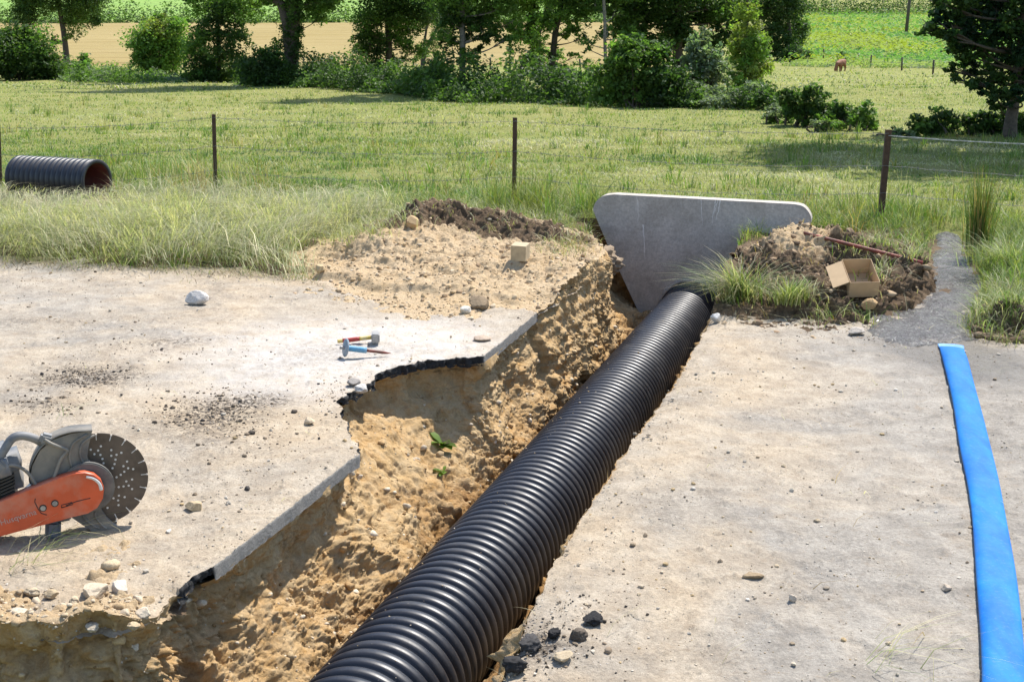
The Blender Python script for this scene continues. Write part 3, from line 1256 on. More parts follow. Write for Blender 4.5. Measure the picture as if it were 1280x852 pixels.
# ------------------------------------------------------------------ heaps of spoil
def heap(name, label, hfun, box, res, loamfun, seed, rough=1.0, fade=(-0.01, 0.06)):
    x0, x1, y0, y1 = box
    nx, ny = int((x1 - x0) / res), int((y1 - y0) / res)
    X, Y = np.meshgrid(np.linspace(x0, x1, nx), np.linspace(y0, y1, ny))
    rim = rimR if x0 > 0.9 else rimL
    d_, rx, ry, _ = poly_near(X, Y, rim, 0.3)
    near = (d_ < 0.62 * res).reshape(X.shape)
    X = np.where(near, rx.reshape(X.shape), X)
    Y = np.where(near, ry.reshape(X.shape), Y)
    h = hfun(X, Y)
    z = np.maximum(ground_z(X, Y), np.where(sroad(X, Y) < 9.6, -0.004, -9)) + h
    P = np.stack([X, Y, z], -1)
    gx = np.gradient(z, res, axis=1)
    gy = np.gradient(z, res, axis=0)
    for _ in range(6):
        gx = (np.roll(gx, 1, 0) + np.roll(gx, -1, 0) + np.roll(gx, 1, 1) + np.roll(gx, -1, 1)) / 4
        gy = (np.roll(gy, 1, 0) + np.roll(gy, -1, 0) + np.roll(gy, 1, 1) + np.roll(gy, -1, 1)) / 4
    nn = np.stack([-gx, -gy, np.ones_like(gx)], -1)
    nn /= np.linalg.norm(nn, axis=2)[..., None]
    q = P.astype(np.float32)
    q2 = q + 0.03 * np.stack([fbm(q * 6, 3, seed), fbm(q * 6, 3, seed + 1), fbm(q * 6, 3, seed + 2)], -1)
    a = sstep(*fade, h) * sstep(0.0, 0.09, d_).reshape(X.shape)
    dsp = 0.050 * fbm(q2 * 2.6, 3, seed + 3) + 0.046 * billow(q2 * 6.5, 3, seed + 5) + 0.032 * billow(q2 * 16, 3, seed + 8, 0.6) + 0.010 * fbm(q2 * 48, 2, seed + 11)
    lo_ = loamfun(X, Y, z)
    P = P + nn * (dsp * a * (rough + 0.75 * lo_))[..., None]
    F = grid_faces(ny, nx)
    keep = (h.ravel() > -0.10)
    F = F[keep[F].all(1)]
    used = np.unique(F)
    rm = -np.ones(nx * ny, int)
    rm[used] = np.arange(len(used))
    o = mesh_obj(name, P.reshape(-1, 3)[used], [rm[F]], M['heap'], None, True, dict(loam=loamfun(X, Y, z).ravel()[used]))
    tag(o, label, 'soil heap')
    return o, P, h


def loamL(X, Y, z):
    pr = project(np.stack([X, Y, z], -1))
    m = np.zeros(X.shape)
    for (u, v) in ((470, 290), (497, 276), (525, 262), (560, 258), (590, 266), (622, 280), (655, 296), (690, 302), (722, 300), (745, 325), (600, 275), (575, 256), (640, 276), (680, 285)):
        m += np.exp(-(((pr[..., 0] - u) / 26) ** 2 + ((pr[..., 1] - v) / 13) ** 2))
    return np.clip(m * 0.9, 0, 1) * sstep(10.2, 10.7, Y + 0.0 * X)


hL, HLP, HLh = heap('soil_heap', 'sandy spoil heap with dark topsoil along its back, left of the concrete headwall', heapL, (-2.9, 1.25, 7.4, 12.9), 0.0105, loamL, 210, 0.72, (-0.012, 0.10))


def heapR(X, Y):
    c = [at_y(1000, 318, 10.0), at_y(1090, 305, 9.9), at_y(1150, 335, 9.4), at_y(1060, 380, 8.7), at_y(950, 345, 9.6), at_y(985, 385, 8.6), at_y(1120, 375, 8.8)]
    h = (gauss(X, Y, c[0], 0.24, 0.42, 0.65, HA) + gauss(X, Y, c[1], 0.23, 0.5, 0.5, HA) + gauss(X, Y, c[2], 0.17, 0.3, 0.45, HA) + gauss(X, Y, c[3], 0.12, 0.55, 0.55, HA)
         + gauss(X, Y, c[4], 0.14, 0.32, 0.6, HA) + gauss(X, Y, c[5], 0.04, 0.4, 0.4, HA) + gauss(X, Y, c[6], 0.08, 0.3, 0.35, HA))
    p = xyz(X, Y)
    h = h - 0.04 + 0.035 * fbm(p * 2.4, 4, 301)
    h = h - 0.25 * np.exp(-(stream_d(X, Y) / 0.17) ** 4)
    ins = in_poly(X, Y, TP)
    d, _, _, _ = poly_near(X, Y, rimR, 0.5)
    d = d.reshape(X.shape)
    sd = np.where(ins, -d, d)
    return np.where(sd < -0.0066, -0.5, h)


def loamR(X, Y, z):
    c = at_y(985, 320, 10.0)
    return np.clip(0.95 - 1.1 * np.exp(-(((X - c[0]) / 0.30) ** 2 + ((Y - c[1]) / 0.5) ** 2)), 0, 1)


hR, HRP, HRh = heap('soil_heap', 'brown heap of dug turf and soil under the open cardboard box, right of the headwall', heapR, (1.0, 3.6, 7.7, 11.3), 0.0105, loamR, 310)


def heapB(X, Y):
    c = [at_y(1245, 415, 8.25), at_y(1290, 430, 8.1), at_y(1240, 385, 8.9)]
    h = gauss(X, Y, c[0], 0.10, 0.22, 0.25, HA) + gauss(X, Y, c[1], 0.10, 0.28, 0.25, HA) + gauss(X, Y, c[2], 0.07, 0.25, 0.3)
    h = h - 0.045 + 0.03 * fbm(xyz(X, Y) * 4, 4, 401) - 0.25 * np.exp(-(stream_d(X, Y) / 0.16) ** 4)
    return h


hB, HBP, HBh = heap('soil_bank', 'low bank of dark clods and trailing grass between the wet channel and the picture edge', heapB, (2.3, 4.2, 7.5, 9.6), 0.011, lambda X, Y, z: np.full(X.shape, 0.9), 410)
hB['category'] = 'soil bank'


def top_z(x, y):
    """height of what one sees from above: road, verge or heap"""
    z = float(road_z(np.array([x]), np.array([y]))[0]) if sroad(x, y) < 8.6 else -9
    z = max(z, float(ground_z(np.array([x]), np.array([y]))[0]))
    for P in (HLP, HRP, HBP):
        d = (P[..., 0] - x) ** 2 + (P[..., 1] - y) ** 2
        k = d.argmin()
        if d.ravel()[k] < 0.0009:
            z = max(z, P.reshape(-1, 3)[k, 2])
    return z


def hit_top(u, v, y0=3.0, y1=16.0):
    r = ray(u, v)
    ys = np.arange(y0, y1, 0.02)
    prev = None
    for y in ys:
        t = y / r[1]
        if t * r[2] + CAM_H <= top_z(r[0] * t, y):
            return np.array([r[0] * t, y, top_z(r[0] * t, y)])
    return hit(u, v)


# ------------------------------------------------------------------ stones, gravel and clods
def ico(sub, seed, amp, freq=1.6, flat=1.0):
    bm = bmesh.new()
    bmesh.ops.create_icosphere(bm, subdivisions=sub, radius=1)
    bm.verts.ensure_lookup_table()
    V = np.array([v.co[:] for v in bm.verts])
    F = np.array([[v.index for v in f.verts] for f in bm.faces])
    bm.free()
    V = V * (1 + amp * fbm(V * freq + seed * 7.7, 3, seed, 0.6))[:, None]
    # a few flat facets
    rg = np.random.default_rng(seed)
    for _ in range(7):
        n = rg.normal(size=3)
        n /= np.linalg.norm(n)
        lim = rg.uniform(0.55, 0.85)
        d = V @ n
        V = V - n * np.maximum(0, d - lim)[:, None]
    V[:, 2] *= flat
    return V, F


STONES = [ico(1, 100 + k, 0.35, 1.4, 0.7) for k in range(8)]
CLODS = [ico(2, 140 + k, 0.55, 2.2, 0.8) for k in range(8)]


def scatter(P, S, tint, shapes, sink=0.3, rg=RNG):
    V, F, T = [], [], []
    n0 = 0
    which = rg.integers(0, len(shapes), len(P))
    ang = rg.uniform(0, 2 * np.pi, len(P))
    for k, (v, f) in enumerate(shapes):
        m = np.where(which == k)[0]
        if not len(m):
            continue
        sc = S[m][:, None, None] * rg.uniform(0.75, 1.25, (len(m), 1, 3))
        vv = v[None] * sc
        ca, sa = np.cos(ang[m])[:, None], np.sin(ang[m])[:, None]
        x = vv[..., 0] * ca - vv[..., 1] * sa
        y = vv[..., 0] * sa + vv[..., 1] * ca
        vv = np.stack([x, y, vv[..., 2]], -1) + P[m][:, None]
        vv[..., 2] += (S[m] * (1 - 2 * sink) * 0.6)[:, None]
        V.append(vv.reshape(-1, 3))
        F.append((f[None] + (np.arange(len(m)) * len(v))[:, None, None] + n0).reshape(-1, 3))
        T.append(np.repeat(tint[m], len(v), 0))
        n0 += len(m) * len(v)
    return np.concatenate(V), np.concatenate(F), np.concatenate(T)


def pal(n, cols, rg=RNG, j=0.16):
    c = np.array(cols)[rg.integers(0, len(cols), n)]
    return c * rg.uniform(1 - j, 1 + j, (n, 1))


SANDY = [(0.46, 0.37, 0.25), (0.5, 0.43, 0.33), (0.42, 0.31, 0.17), (0.56, 0.51, 0.44), (0.36, 0.28, 0.19)]
GREYS = [(0.36, 0.325, 0.275), (0.46, 0.41, 0.33), (0.25, 0.21, 0.16), (0.45, 0.37, 0.27), (0.23, 0.18, 0.125), (0.54, 0.48, 0.39)]

V, F, T = scatter(PIPE_CRUMBS[0], PIPE_CRUMBS[1], pal(len(PIPE_CRUMBS[0]), SANDY), STONES, 0.3)
o = mesh_obj('soil_crumbs', V, [F], M['stone'], None, True, dict(tint=T))
tag(o, kind='stuff')
# gravel on the road
n = 26000
yy = 3.4 * (10.2 / 3.4) ** RNG.uniform(0, 1, n)
xx = RNG.uniform(-1, 1, n) * (0.40 * yy + 0.4)
ok = ~in_poly(xx, yy, TP) & (sroad(xx, yy) < 9.0)
# more of it near the rim, on the tracked patches and before the heaps
d, _, _, _ = poly_near(xx, yy, np.concatenate([rimL, rimR[::-1]]), 0.9)
at = road_attrs(xx, yy)
wt = 0.2 + 0.6 * np.exp(-d / 0.2) + 0.8 * at[1] + 0.7 * sstep(7.9, 8.6, sroad(xx, yy)) + 0.4 * np.clip(fbm(xyz(xx, yy) * 1.8, 3, 71) * 2, 0, 1)
ok &= RNG.uniform(0, 1, n) < wt
xx, yy = xx[ok], yy[ok]
sz = 0.0021 * RNG.uniform(0.008, 1, len(xx)) ** -0.42
sz = np.clip(sz, 0.0021, 0.014)
P = np.stack([xx, yy, road_z(xx, yy)], -1)
V, F, T = scatter(P, sz, pal(len(xx), SANDY + GREYS), STONES, 0.25)
o = mesh_obj('gravel', V, [F], M['stone'], None, False, dict(tint=T))
tag(o, kind='stuff')

# crumbs and clods on the clay bank and on the heaps
def clods_on(G, mask, n, s0, smax, cols, name, rg):
    flat = G.reshape(-1, 3)
    w_ = mask.ravel().astype(float)
    idx = rg.choice(len(flat), n, p=w_ / w_.sum())
    P = flat[idx]
    s_ = np.clip(s0 * rg.uniform(0.01, 1, n) ** -0.5, s0, smax)
    return scatter(P, s_, pal(n, cols, rg), STONES + CLODS, 0.35, rg)


rg = np.random.default_rng(11)
mk = np.zeros(BV.shape[:2])
mk[:, int(0.34 * 230):int(0.86 * 230)] = 1
mk[:, int(0.03 * 230):int(0.34 * 230)] = (BV[:, int(0.03 * 230):int(0.34 * 230), 1] < 4.9) * 1.6
V1, F1, T1 = clods_on(BV, mk * (BV[..., 1] < 11), 2600, 0.0042, 0.024, [(0.44, 0.29, 0.14), (0.5, 0.37, 0.21), (0.3, 0.19, 0.085), (0.57, 0.49, 0.37)], 'c', rg)
o = mesh_obj('clay_crumbs', V1, [F1], M['stone'], None, True, dict(tint=T1))
tag(o, kind='stuff')
mk = (HLh > 0.0) * (1.0 + 1.5 * (HLP[..., 1] < 10.2))
V1, F1, T1 = clods_on(HLP, mk, 3300, 0.004, 0.022, [(0.46, 0.335, 0.19), (0.5, 0.39, 0.25), (0.34, 0.24, 0.145), (0.53, 0.43, 0.3)], 'c', rg)
mk = (HRh > -0.02) * 1.0
V2, F2, T2 = clods_on(HRP, mk, 1500, 0.006, 0.04, [(0.2, 0.14, 0.09), (0.3, 0.21, 0.13), (0.13, 0.09, 0.058), (0.4, 0.3, 0.19)], 'c', rg)
V3, F3, T3 = clods_on(HBP, (HBh > 0.0) * 1.0, 500, 0.008, 0.045, [(0.2, 0.14, 0.09), (0.3, 0.22, 0.14), (0.12, 0.085, 0.055)], 'c', rg)
o = mesh_obj('soil_crumbs', np.concatenate([V1, V2, V3]), [np.concatenate([F1, F2 + len(V1), F3 + len(V1) + len(V2)])], M['stone'], None, True, dict(tint=np.concatenate([T1, T2, T3])))
tag(o, kind='stuff')


def lump(name, label, cat, u, v, wpx, col, seed, amp=0.4, sub=4, flat=0.7, group=None, squash=(1, 1), sink=0.28, rough=0.06, on=None):
    p = hit_top(u, v) if on is None else np.asarray(on, float)
    rgm = np.hypot(p[1], CAM_H)
    r_ = wpx / FPX * rgm / 2
    V, F = ico(sub, seed, amp, 1.5, flat)
    V = V * (1 + rough * billow(V * 5 + seed, 4, seed, 0.6))[:, None]
    V = V * np.array([r_ * squash[0], r_ * squash[1], r_])
    a = seed * 1.7
    ca, sa = math.cos(a), math.sin(a)
    if squash == (1, 1):
        V = np.stack([V[:, 0] * ca - V[:, 1] * sa, V[:, 0] * sa + V[:, 1] * ca, V[:, 2]], -1)
    lo = V[:, 2].min()
    V[:, 2] -= lo * (1 - sink)
    o = mesh_obj(name, V, [F], M['stone'], None, sub > 3, dict(tint=np.tile(np.array(col), (len(V), 1))))
    o.location = p
    tag(o, label, cat, group)
    return o


BLK = (0.028, 0.027, 0.027)
g_ = 'black lumps of broken asphalt by the pipe'
lump('asphalt_lump', 'black crumbly asphalt lump farthest from the pipe, on the dusty right bank', 'asphalt lump', 742, 781, 27, BLK, 501, 0.45, 4, 0.6, g_, rough=0.22)
lump('asphalt_lump', 'wide grey-black asphalt lump at the trench edge just above another lump', 'asphalt lump', 661, 811, 34, (0.06, 0.057, 0.055), 502, 0.45, 4, 0.55, g_, rough=0.22)
lump('asphalt_lump', 'small black asphalt lump between the wide lump and a brown one', 'asphalt lump', 692, 801, 18, BLK, 503, 0.45, 4, 0.8, g_, rough=0.25)
lump('asphalt_lump', 'brownish asphalt lump caked with soil beside a round pale stone', 'asphalt lump', 723, 800, 22, (0.11, 0.09, 0.07), 504, 0.45, 4, 0.8, g_, rough=0.25)
lump('asphalt_lump', 'black asphalt lump nearest the camera, beside the dark gap of the pipe', 'asphalt lump', 642, 838, 34, BLK, 505, 0.45, 4, 0.65, g_, rough=0.22)
lump('stone', 'round flat ochre stone among the black asphalt lumps', 'stone', 705, 824, 26, (0.42, 0.34, 0.23), 506, 0.25, 3, 0.5, rough=0.04)
lump('stone', 'pale block-shaped stone alone on the road beyond the saw', 'stone', 246, 381, 31, (0.56, 0.53, 0.49), 507, 0.2, 3, 0.62, squash=(1, 0.75), sink=0.1)
lump('stone', 'whitish angular stone in front of the sandy heap', 'stone', 582, 391, 15, (0.6, 0.56, 0.48), 508, 0.3, 3, 0.8)
lump('clod', 'dark brown clod with roots in front of the sandy heap', 'clod', 600, 385, 28, (0.24, 0.18, 0.115), 509, 0.4, 4, 0.7, rough=0.15)
lump('stone', 'flat reddish stone near the straight cut edge', 'stone', 603, 426, 24, (0.42, 0.33, 0.25), 510, 0.25, 3, 0.35)
lump('stone', 'grey rubble stone on the broken black edge', 'stone', 442, 483, 18, (0.3, 0.275, 0.25), 511, 0.3, 3, 0.75)
lump('stone', 'pale rubble stone beside the grey one on the broken black edge', 'stone', 452, 490, 20, (0.5, 0.47, 0.43), 512, 0.3, 3, 0.6)
lump('stone', 'ochre stone on the road in front of the black crumbled patch', 'stone', 387, 531, 17, (0.5, 0.4, 0.28), 513, 0.28, 3, 0.7)
lump('stone', 'yellowish stone between the saw blade and the trench', 'stone', 243, 638, 24, (0.45, 0.35, 0.22), 514, 0.3, 3, 0.6)
lump('stone', 'whitish flat stone on the broken edge nearest the frame corner', 'stone', 26, 776, 40, (0.47, 0.41, 0.32), 515, 0.25, 3, 0.4)
lump('stone', 'chalk-white stone half fallen over the broken edge', 'stone', 106, 781, 28, (0.52, 0.47, 0.4), 516, 0.3, 3, 0.55)
lump('stone', 'large sandy stone bedded in the crumbled edge', 'stone', 118, 744, 44, (0.5, 0.42, 0.31), 517, 0.3, 3, 0.5, sink=0.4)
lump('stone', 'smooth pale stone beside the large sandy stone', 'stone', 151, 742, 26, (0.56, 0.5, 0.42), 518, 0.25, 3, 0.7, sink=0.35)
lump('stone', 'small ochre stone on the grey right road near the straw', 'stone', 1183, 737, 17, (0.44, 0.37, 0.29), 519, 0.3, 3, 0.6)
lump('stone', 'tan stone in the middle of the right road', 'stone', 990, 752, 12, (0.5, 0.42, 0.33), 520, 0.3, 3, 0.8)
lump('clod', 'flat brown clod on the right road', 'clod', 940, 722, 32, (0.3, 0.225, 0.14), 521, 0.4, 3, 0.35, squash=(1, 0.6), rough=0.12)
lump('stone', 'ochre clay lump leaning against the cardboard box', 'stone', 1086, 389, 19, (0.46, 0.31, 0.16), 522, 0.35, 3, 0.9)
lump('stone', 'grey flat stone at the foot of the turf heap', 'stone', 1070, 418, 22, (0.4, 0.36, 0.31), 523, 0.3, 3, 0.5)
lump('stone', 'rounded brown stone low on the left flank of the sandy heap', 'stone', 400, 341, 15, (0.5, 0.38, 0.22), 524, 0.3, 3, 0.9)
lump('stone', 'rounded tan boulder near the crest of the sandy heap', 'stone', 515, 287, 22, (0.44, 0.31, 0.17), 525, 0.25, 3, 0.8)
lump('turf_clod', 'big ragged turf clod on the trench edge touching the headwall', 'clod', 748, 345, 62, (0.27, 0.205, 0.14), 526, 0.5, 5, 0.75, rough=0.2, sink=0.3, on=at_y(748, 345, 10.65))
lump('stone', 'white stone by the grass tuft at the corner of the right road', 'stone', 895, 402, 14, (0.6, 0.58, 0.55), 527, 0.3, 3, 1.0)
for k in range(9):        # rubble bedded in the broken near edge
    u, v = RNG.uniform(5, 235), RNG.uniform(742, 790)
    lump('rubble', 'lump of sandy rubble in the crumbled near edge of the road', 'rubble', u, v, RNG.uniform(10, 24), tuple(np.array([(0.5, 0.41, 0.28), (0.46, 0.36, 0.23), (0.54, 0.46, 0.35)][k % 3]) * RNG.uniform(0.8, 1.1)), 540 + k, 0.4, 4, 0.65, 'rubble in the crumbled near edge', sink=0.3, rough=0.14)


def nearest_on(G, u, v):
    p = project(G.reshape(-1, 3))
    k = ((p - np.array([u, v])) ** 2).sum(1).argmin()
    return G.reshape(-1, 3)[k]


# crumbled edge of the surfacing above the pit
hE, HEP, HEh = heap('rubble', None, heapE, (-3.0, -0.75, 3.5, 5.3), 0.0068, lambda X, Y, z: np.clip(0.12 + 0.5 * sstep(-0.01, -0.10, z), 0, 1), 620, 0.75, (-0.2, -0.02))
for k_ in ('label', 'category'):
    if k_ in hE:
        del hE[k_]
tag(hE, kind='stuff')

r_ = np.random.default_rng(88)
V1, F1, T1 = clods_on(HEP, (HEh > 0.008) * 1.0, 900, 0.005, 0.032, [(0.47, 0.37, 0.24), (0.52, 0.43, 0.31), (0.36, 0.26, 0.15), (0.44, 0.34, 0.22)], 'c', r_)
o = mesh_obj('rubble_crumbs', V1, [F1], M['stone'], None, True, dict(tint=T1))
tag(o, kind='stuff')
# black and brown crumbs of old surfacing
pts = []
for (u, v, su, sv, n_) in ((105, 470, 34, 8, 420), (270, 516, 42, 14, 620), (60, 505, 30, 8, 160), (660, 800, 40, 22, 170), (215, 440, 60, 8, 120), (435, 495, 25, 12, 130), (60, 350, 60, 14, 160), (330, 560, 60, 30, 130), (1085, 412, 40, 10, 160), (720, 770, 40, 20, 60)):
    for _ in range(n_):
        p_ = gp(u + r_.normal() * su, v + r_.normal() * sv)
        pts.append(p_)
pts = np.array(pts)
pts = pts[~in_poly(pts[:, 0], pts[:, 1], TP)]
pts[:, 2] = road_z(pts[:, 0], pts[:, 1])
sz = np.clip(0.0027 * r_.uniform(0.02, 1, len(pts)) ** -0.45, 0.003, 0.018)
V1, F1, T1 = scatter(pts, sz, pal(len(pts), [(0.10, 0.082, 0.064), (0.17, 0.135, 0.095), (0.06, 0.053, 0.047), (0.27, 0.215, 0.155), (0.22, 0.17, 0.12)], r_, 0.3), STONES + CLODS, 0.3, r_)
o = mesh_obj('asphalt_crumbs', V1, [F1], M['stone'], None, True, dict(tint=T1))
tag(o, kind='stuff')

# ------------------------------------------------------------------ wire fence
M['rust'] = m_plain('rusty_steel', (0.062, 0.036, 0.022), 0.85, 0.0, 0.35, 30, 0.3, (0.12, 0.065, 0.03), 0.5)
M['wire'] = m_plain('weathered_wire', (0.2, 0.195, 0.185), 0.6, 0.3, 0.2)
M['rope'] = m_plain('pale_fence_rope', (0.36, 0.37, 0.34), 0.8, 0, 0.2)


def on_s(u, v, s0):
    r_ = ray(u, v)
    t = s0 / (SN @ r_[:2])
    return np.array([r_[0] * t, r_[1] * t, CAM_H + r_[2] * t])


FS = 12.9
fence = empty('wire_fence', tuple(on_s(643, 270, FS)))
tag(fence, 'rusty post and barbed wire fence between the rough verge and the meadow', 'fence')
F0 = np.array(fence.location)
posts = []
for (u, v, ub) in ((-330, 170, -320), (-1, 156, 4), (267.5, 143, 271), (643.5, 147, 642), (1110, 162, 1099), (1620, 176, 1600)):
    top = on_s(u, v, FS)
    bx = on_s(ub, 275, FS)
    bot = np.array([bx[0], bx[1], 0])
    bot[2] = float(ground_z(bot[0], bot[1])) - 0.25
    posts.append((top, bot))
    dv = top - bot
    bm = bmesh.new()
    wd, th_ = 0.042, 0.006
    if len(posts) in (5,):
        wd = 0.05
    sec = [(0, 0), (wd, 0), (wd, th_), (th_, th_), (th_, wd), (0, wd)]
    sec = [(a - wd * 0.4, b - wd * 0.4) for a, b in sec]
    ang = R(-38 + 7 * len(posts))
    sec = [(a * math.cos(ang) - b * math.sin(ang), a * math.sin(ang) + b * math.cos(ang)) for a, b in sec]
    nlev = 9
    rings = []
    for j in range(nlev):
        c = bot + dv * j / (nlev - 1) - F0
        rings.append([bm.verts.new((c[0] + a, c[1] + b, c[2])) for a, b in sec])
    for j in range(nlev - 1):
        for k in range(6):
            k2 = (k + 1) % 6
            bm.faces.new((rings[j][k], rings[j][k2], rings[j + 1][k2], rings[j + 1][k]))
    bm.faces.new(rings[-1])
    bm.faces.new(list(reversed(rings[0])))
    bm_obj('post', bm, M['rust'], fence)
for k, drop in enumerate((0.03, 0.31, 0.55)):
    acc = Acc()
    for i in range(len(posts) - 1):
        if k == 0 and i == len(posts) - 2:
            continue
        A = posts[i][0] - F0 - np.array([0, 0.03, drop])
        B = posts[i + 1][0] - F0 - np.array([0, 0.03, drop])
        t = np.linspace(0, 1, 40)
        P = A + (B - A) * t[:, None]
        P[:, 2] -= 0.035 * 4 * t * (1 - t) * (1 + 0.5 * k)
        P[:, 2] += 0.004 * np.sin(t * 60 + i)
        P[:, 1] += 0.004 * np.cos(t * 50 + i)
        acc.tube(P, 0.0019, 5, False)
        nb = int(np.linalg.norm(B - A) / 0.13)
        for b in range(1, nb):
            tt = b / nb
            c = A + (B - A) * tt
            c[2] -= 0.035 * 4 * tt * (1 - tt) * (1 + 0.5 * k)
            for sgn in (-1, 1):
                dd = np.array([0.006, 0.004 * sgn, 0.013 * sgn + RNG.uniform(-.004, .004)])
                acc.tube(np.array([c - dd, c + dd]), 0.0017, 4, False)
    acc.build('barbed_wire', M['wire'], fence)
A, B = posts[4][0] - F0 - np.array([0, 0.03, 0.05]), posts[5][0] - F0 - np.array([0, 0.03, 0.03])
t = np.linspace(0, 1, 60)
P = A + (B - A) * t[:, None]
P[:, 2] -= 0.05 * 4 * t * (1 - t)
acc = Acc()
for ph in (0, math.pi):
    Q = P + 0.0035 * np.stack([np.zeros(60), np.cos(t * 300 + ph), np.sin(t * 300 + ph)], -1)
    acc.tube(Q, 0.003, 6, False)
acc.build('rope', M['rope'], fence)

# ------------------------------------------------------------------ cardboard box
M['card'] = m_plain('cardboard', (0.50, 0.35, 0.20), 0.85, 0, 0.07, 14, 0.05)
bp = hit_top(1078, 379)
box = empty('cardboard_box', bp + np.array([0, 0.0, 0.028]))
box.rotation_euler = (R(24), R(-1.5), R(1))
tag(box, 'small open cardboard box with one flap folded out, tilted on the brown turf heap', 'box')
W_, D_, H_, T_ = 0.185, 0.25, 0.112, 0.004


def slab(name, c, s, parent, mat, rot=None):
    bm = bmesh.new()
    add_box(bm, Vector(c), s, rot)
    return bm_obj(name, bm, mat, parent, False, 0.0012)


slab('front_panel', (0, 0, H_ / 2), (W_, T_, H_), box, M['card'])
slab('back_panel', (0, D_, H_ / 2), (W_, T_, H_), box, M['card'])
slab('side_panel', (W_ / 2 - T_ / 2, D_ / 2, H_ / 2), (T_, D_ - T_ - 0.0005, H_ - 0.0006), box, M['card'])
slab('side_panel', (-W_ / 2 + T_ / 2, D_ / 2, H_ / 2), (T_, D_ - T_ - 0.0005, H_ - 0.0006), box, M['card'])
slab('base_panel', (0, D_ / 2, 0.003), (W_ - 2 * T_ - 0.001, D_ - T_ - 0.002, 0.004), box, M['card'])
slab('inner_flap', (0.004, D_ * 0.40, 0.012), (W_ - 0.03, D_ * 0.5, 0.003), box, M['card'], Matrix.Rotation(R(4), 4, 'X'))
fl = Matrix.Rotation(R(-24), 4, 'Y')
slab('flap', (-W_ / 2 - 0.052, D_ / 2 - 0.008, H_ - 0.020), (0.105, D_ - 0.02, 0.0035), box, M['card'], fl)

# ------------------------------------------------------------------ pale wooden block
M['wood'] = m_plain('pale_sawn_wood', (0.42, 0.335, 0.21), 0.85, 0, 0.16, 30, 0.15)
wp = hit_top(648, 326)
blk = slab('wooden_block', (0, 0.05, 0.048), (0.105, 0.125, 0.105), None, M['wood'])
blk.location = wp
blk.rotation_euler = (R(3), R(2), R(-14))
tag(blk, 'pale squared block of wood standing on the sandy heap below a fence post', 'wooden block')

# ------------------------------------------------------------------ red steel bar
M['redbar'] = m_plain('red_painted_steel', (0.30, 0.055, 0.035), 0.6, 0, 0.35, 25, 0.2, (0.1, 0.05, 0.03), 0.8)
A = hit_top(1012, 300) + np.array([-0.05, 0.04, 0.022])
B = hit_top(1153, 333) + np.array([0, 0, 0.018])
mid = (A + B) / 2
t = np.linspace(0, 1, 14)[:, None]
acc = Acc().tube(A + (B - A) * t - mid, 0.0125, 12)
o = acc.build('steel_bar', M['redbar'])
o.location = mid
tag(o, 'thin rusty red steel bar lying across the turf heap behind the cardboard box', 'steel bar')

# ------------------------------------------------------------------ club hammer and chisel
M['yellow'] = m_plain('worn_yellow_paint', (0.62, 0.43, 0.07), 0.6, 0, 0.15, 60, 0.1, (0.6, 0.55, 0.45), 0.4)
M['redpaint'] = m_plain('worn_red_paint', (0.40, 0.045, 0.03), 0.55, 0, 0.2, 60, 0.1)
M['steel'] = m_plain('dull_steel', (0.26, 0.25, 0.24), 0.5, 0.4, 0.25, 60, 0.2, (0.5, 0.47, 0.42), 0.5)
M['bluegrip'] = m_plain('blue_rubber_grip', (0.045, 0.25, 0.42), 0.6, 0, 0.15, 40, 0.1, (0.5, 0.5, 0.48), 0.3)
M['bluegrey'] = m_plain('blue_grey_rubber', (0.16, 0.22, 0.27), 0.7, 0, 0.15, 40, 0.1, (0.5, 0.48, 0.45), 0.4)
h0, h1 = gp(422, 430), gp(472, 429)
hd = h1 - h0
Lh = np.linalg.norm(hd) * 0.95
ham = empty('club_hammer', h0 + np.array([0, 0, 0.004]), math.atan2(hd[1], hd[0]))
tag(ham, 'short club hammer with yellow and red handle lying on the dusty road', 'hammer')


def handle_piece(name, x0, x1, z0, z1, r_, mat, par, seg=14):
    xs_ = np.linspace(x0, x1, 8)
    zs_ = np.linspace(z0, z1, 8)
    return Acc().tube(np.stack([xs_, np.zeros(8), zs_], -1), r_, seg).build(name, mat, par)


zt_ = 0.034
f_ = lambda x_: 0.012 + (zt_ - 0.012) * x_ / Lh
handle_piece('handle_end', 0, 0.28 * Lh / 2, f_(0), f_(0.14 * Lh), 0.0105, M['yellow'], ham)
handle_piece('handle_grip', 0.14 * Lh, 0.58 * Lh, f_(0.14 * Lh), f_(0.58 * Lh), 0.0125, M['redpaint'], ham)
handle_piece('handle_shaft', 0.58 * Lh, 0.90 * Lh, f_(0.58 * Lh), f_(0.9 * Lh), 0.0115, M['yellow'], ham)
bm = bmesh.new()
add_box(bm, Vector((Lh * 0.9 + 0.022, 0.0, 0.034)), (0.046, 0.105, 0.05))
bm_obj('hammer_head', bm, M['steel'], ham, False, 0.006)

c0_, c1_ = gp(432, 447), gp(489, 444)
cd = c1_ - c0_
Lc = np.linalg.norm(cd)
chi = empty('chisel', c0_ + np.array([0, 0, 0.004]), math.atan2(cd[1], cd[0]))
tag(chi, 'steel point chisel with blue grip and round hand guard lying below the hammer', 'chisel')
g = lambda x_: 0.052 - 0.045 * x_ / Lc
handle_piece('blue_grip', 0.0, 0.46 * Lc, g(0), g(0.46 * Lc), 0.0165, M['bluegrip'], chi, 16)
xs_ = np.linspace(0.46 * Lc, Lc, 10)
Acc().tube(np.stack([xs_, np.zeros(10), g(xs_)], -1), np.array([0.009] * 7 + [0.007, 0.004, 0.001]), 8).build('shaft', M['redbar'], chi)
V, F = lathe_x(np.array([-0.006, -0.006, 0.0, 0.006, 0.006]), np.array([0.001, 0.047, 0.052, 0.047, 0.001]), 32)
gd = mesh_obj('hand_guard', V, [F], M['bluegrey'], chi)
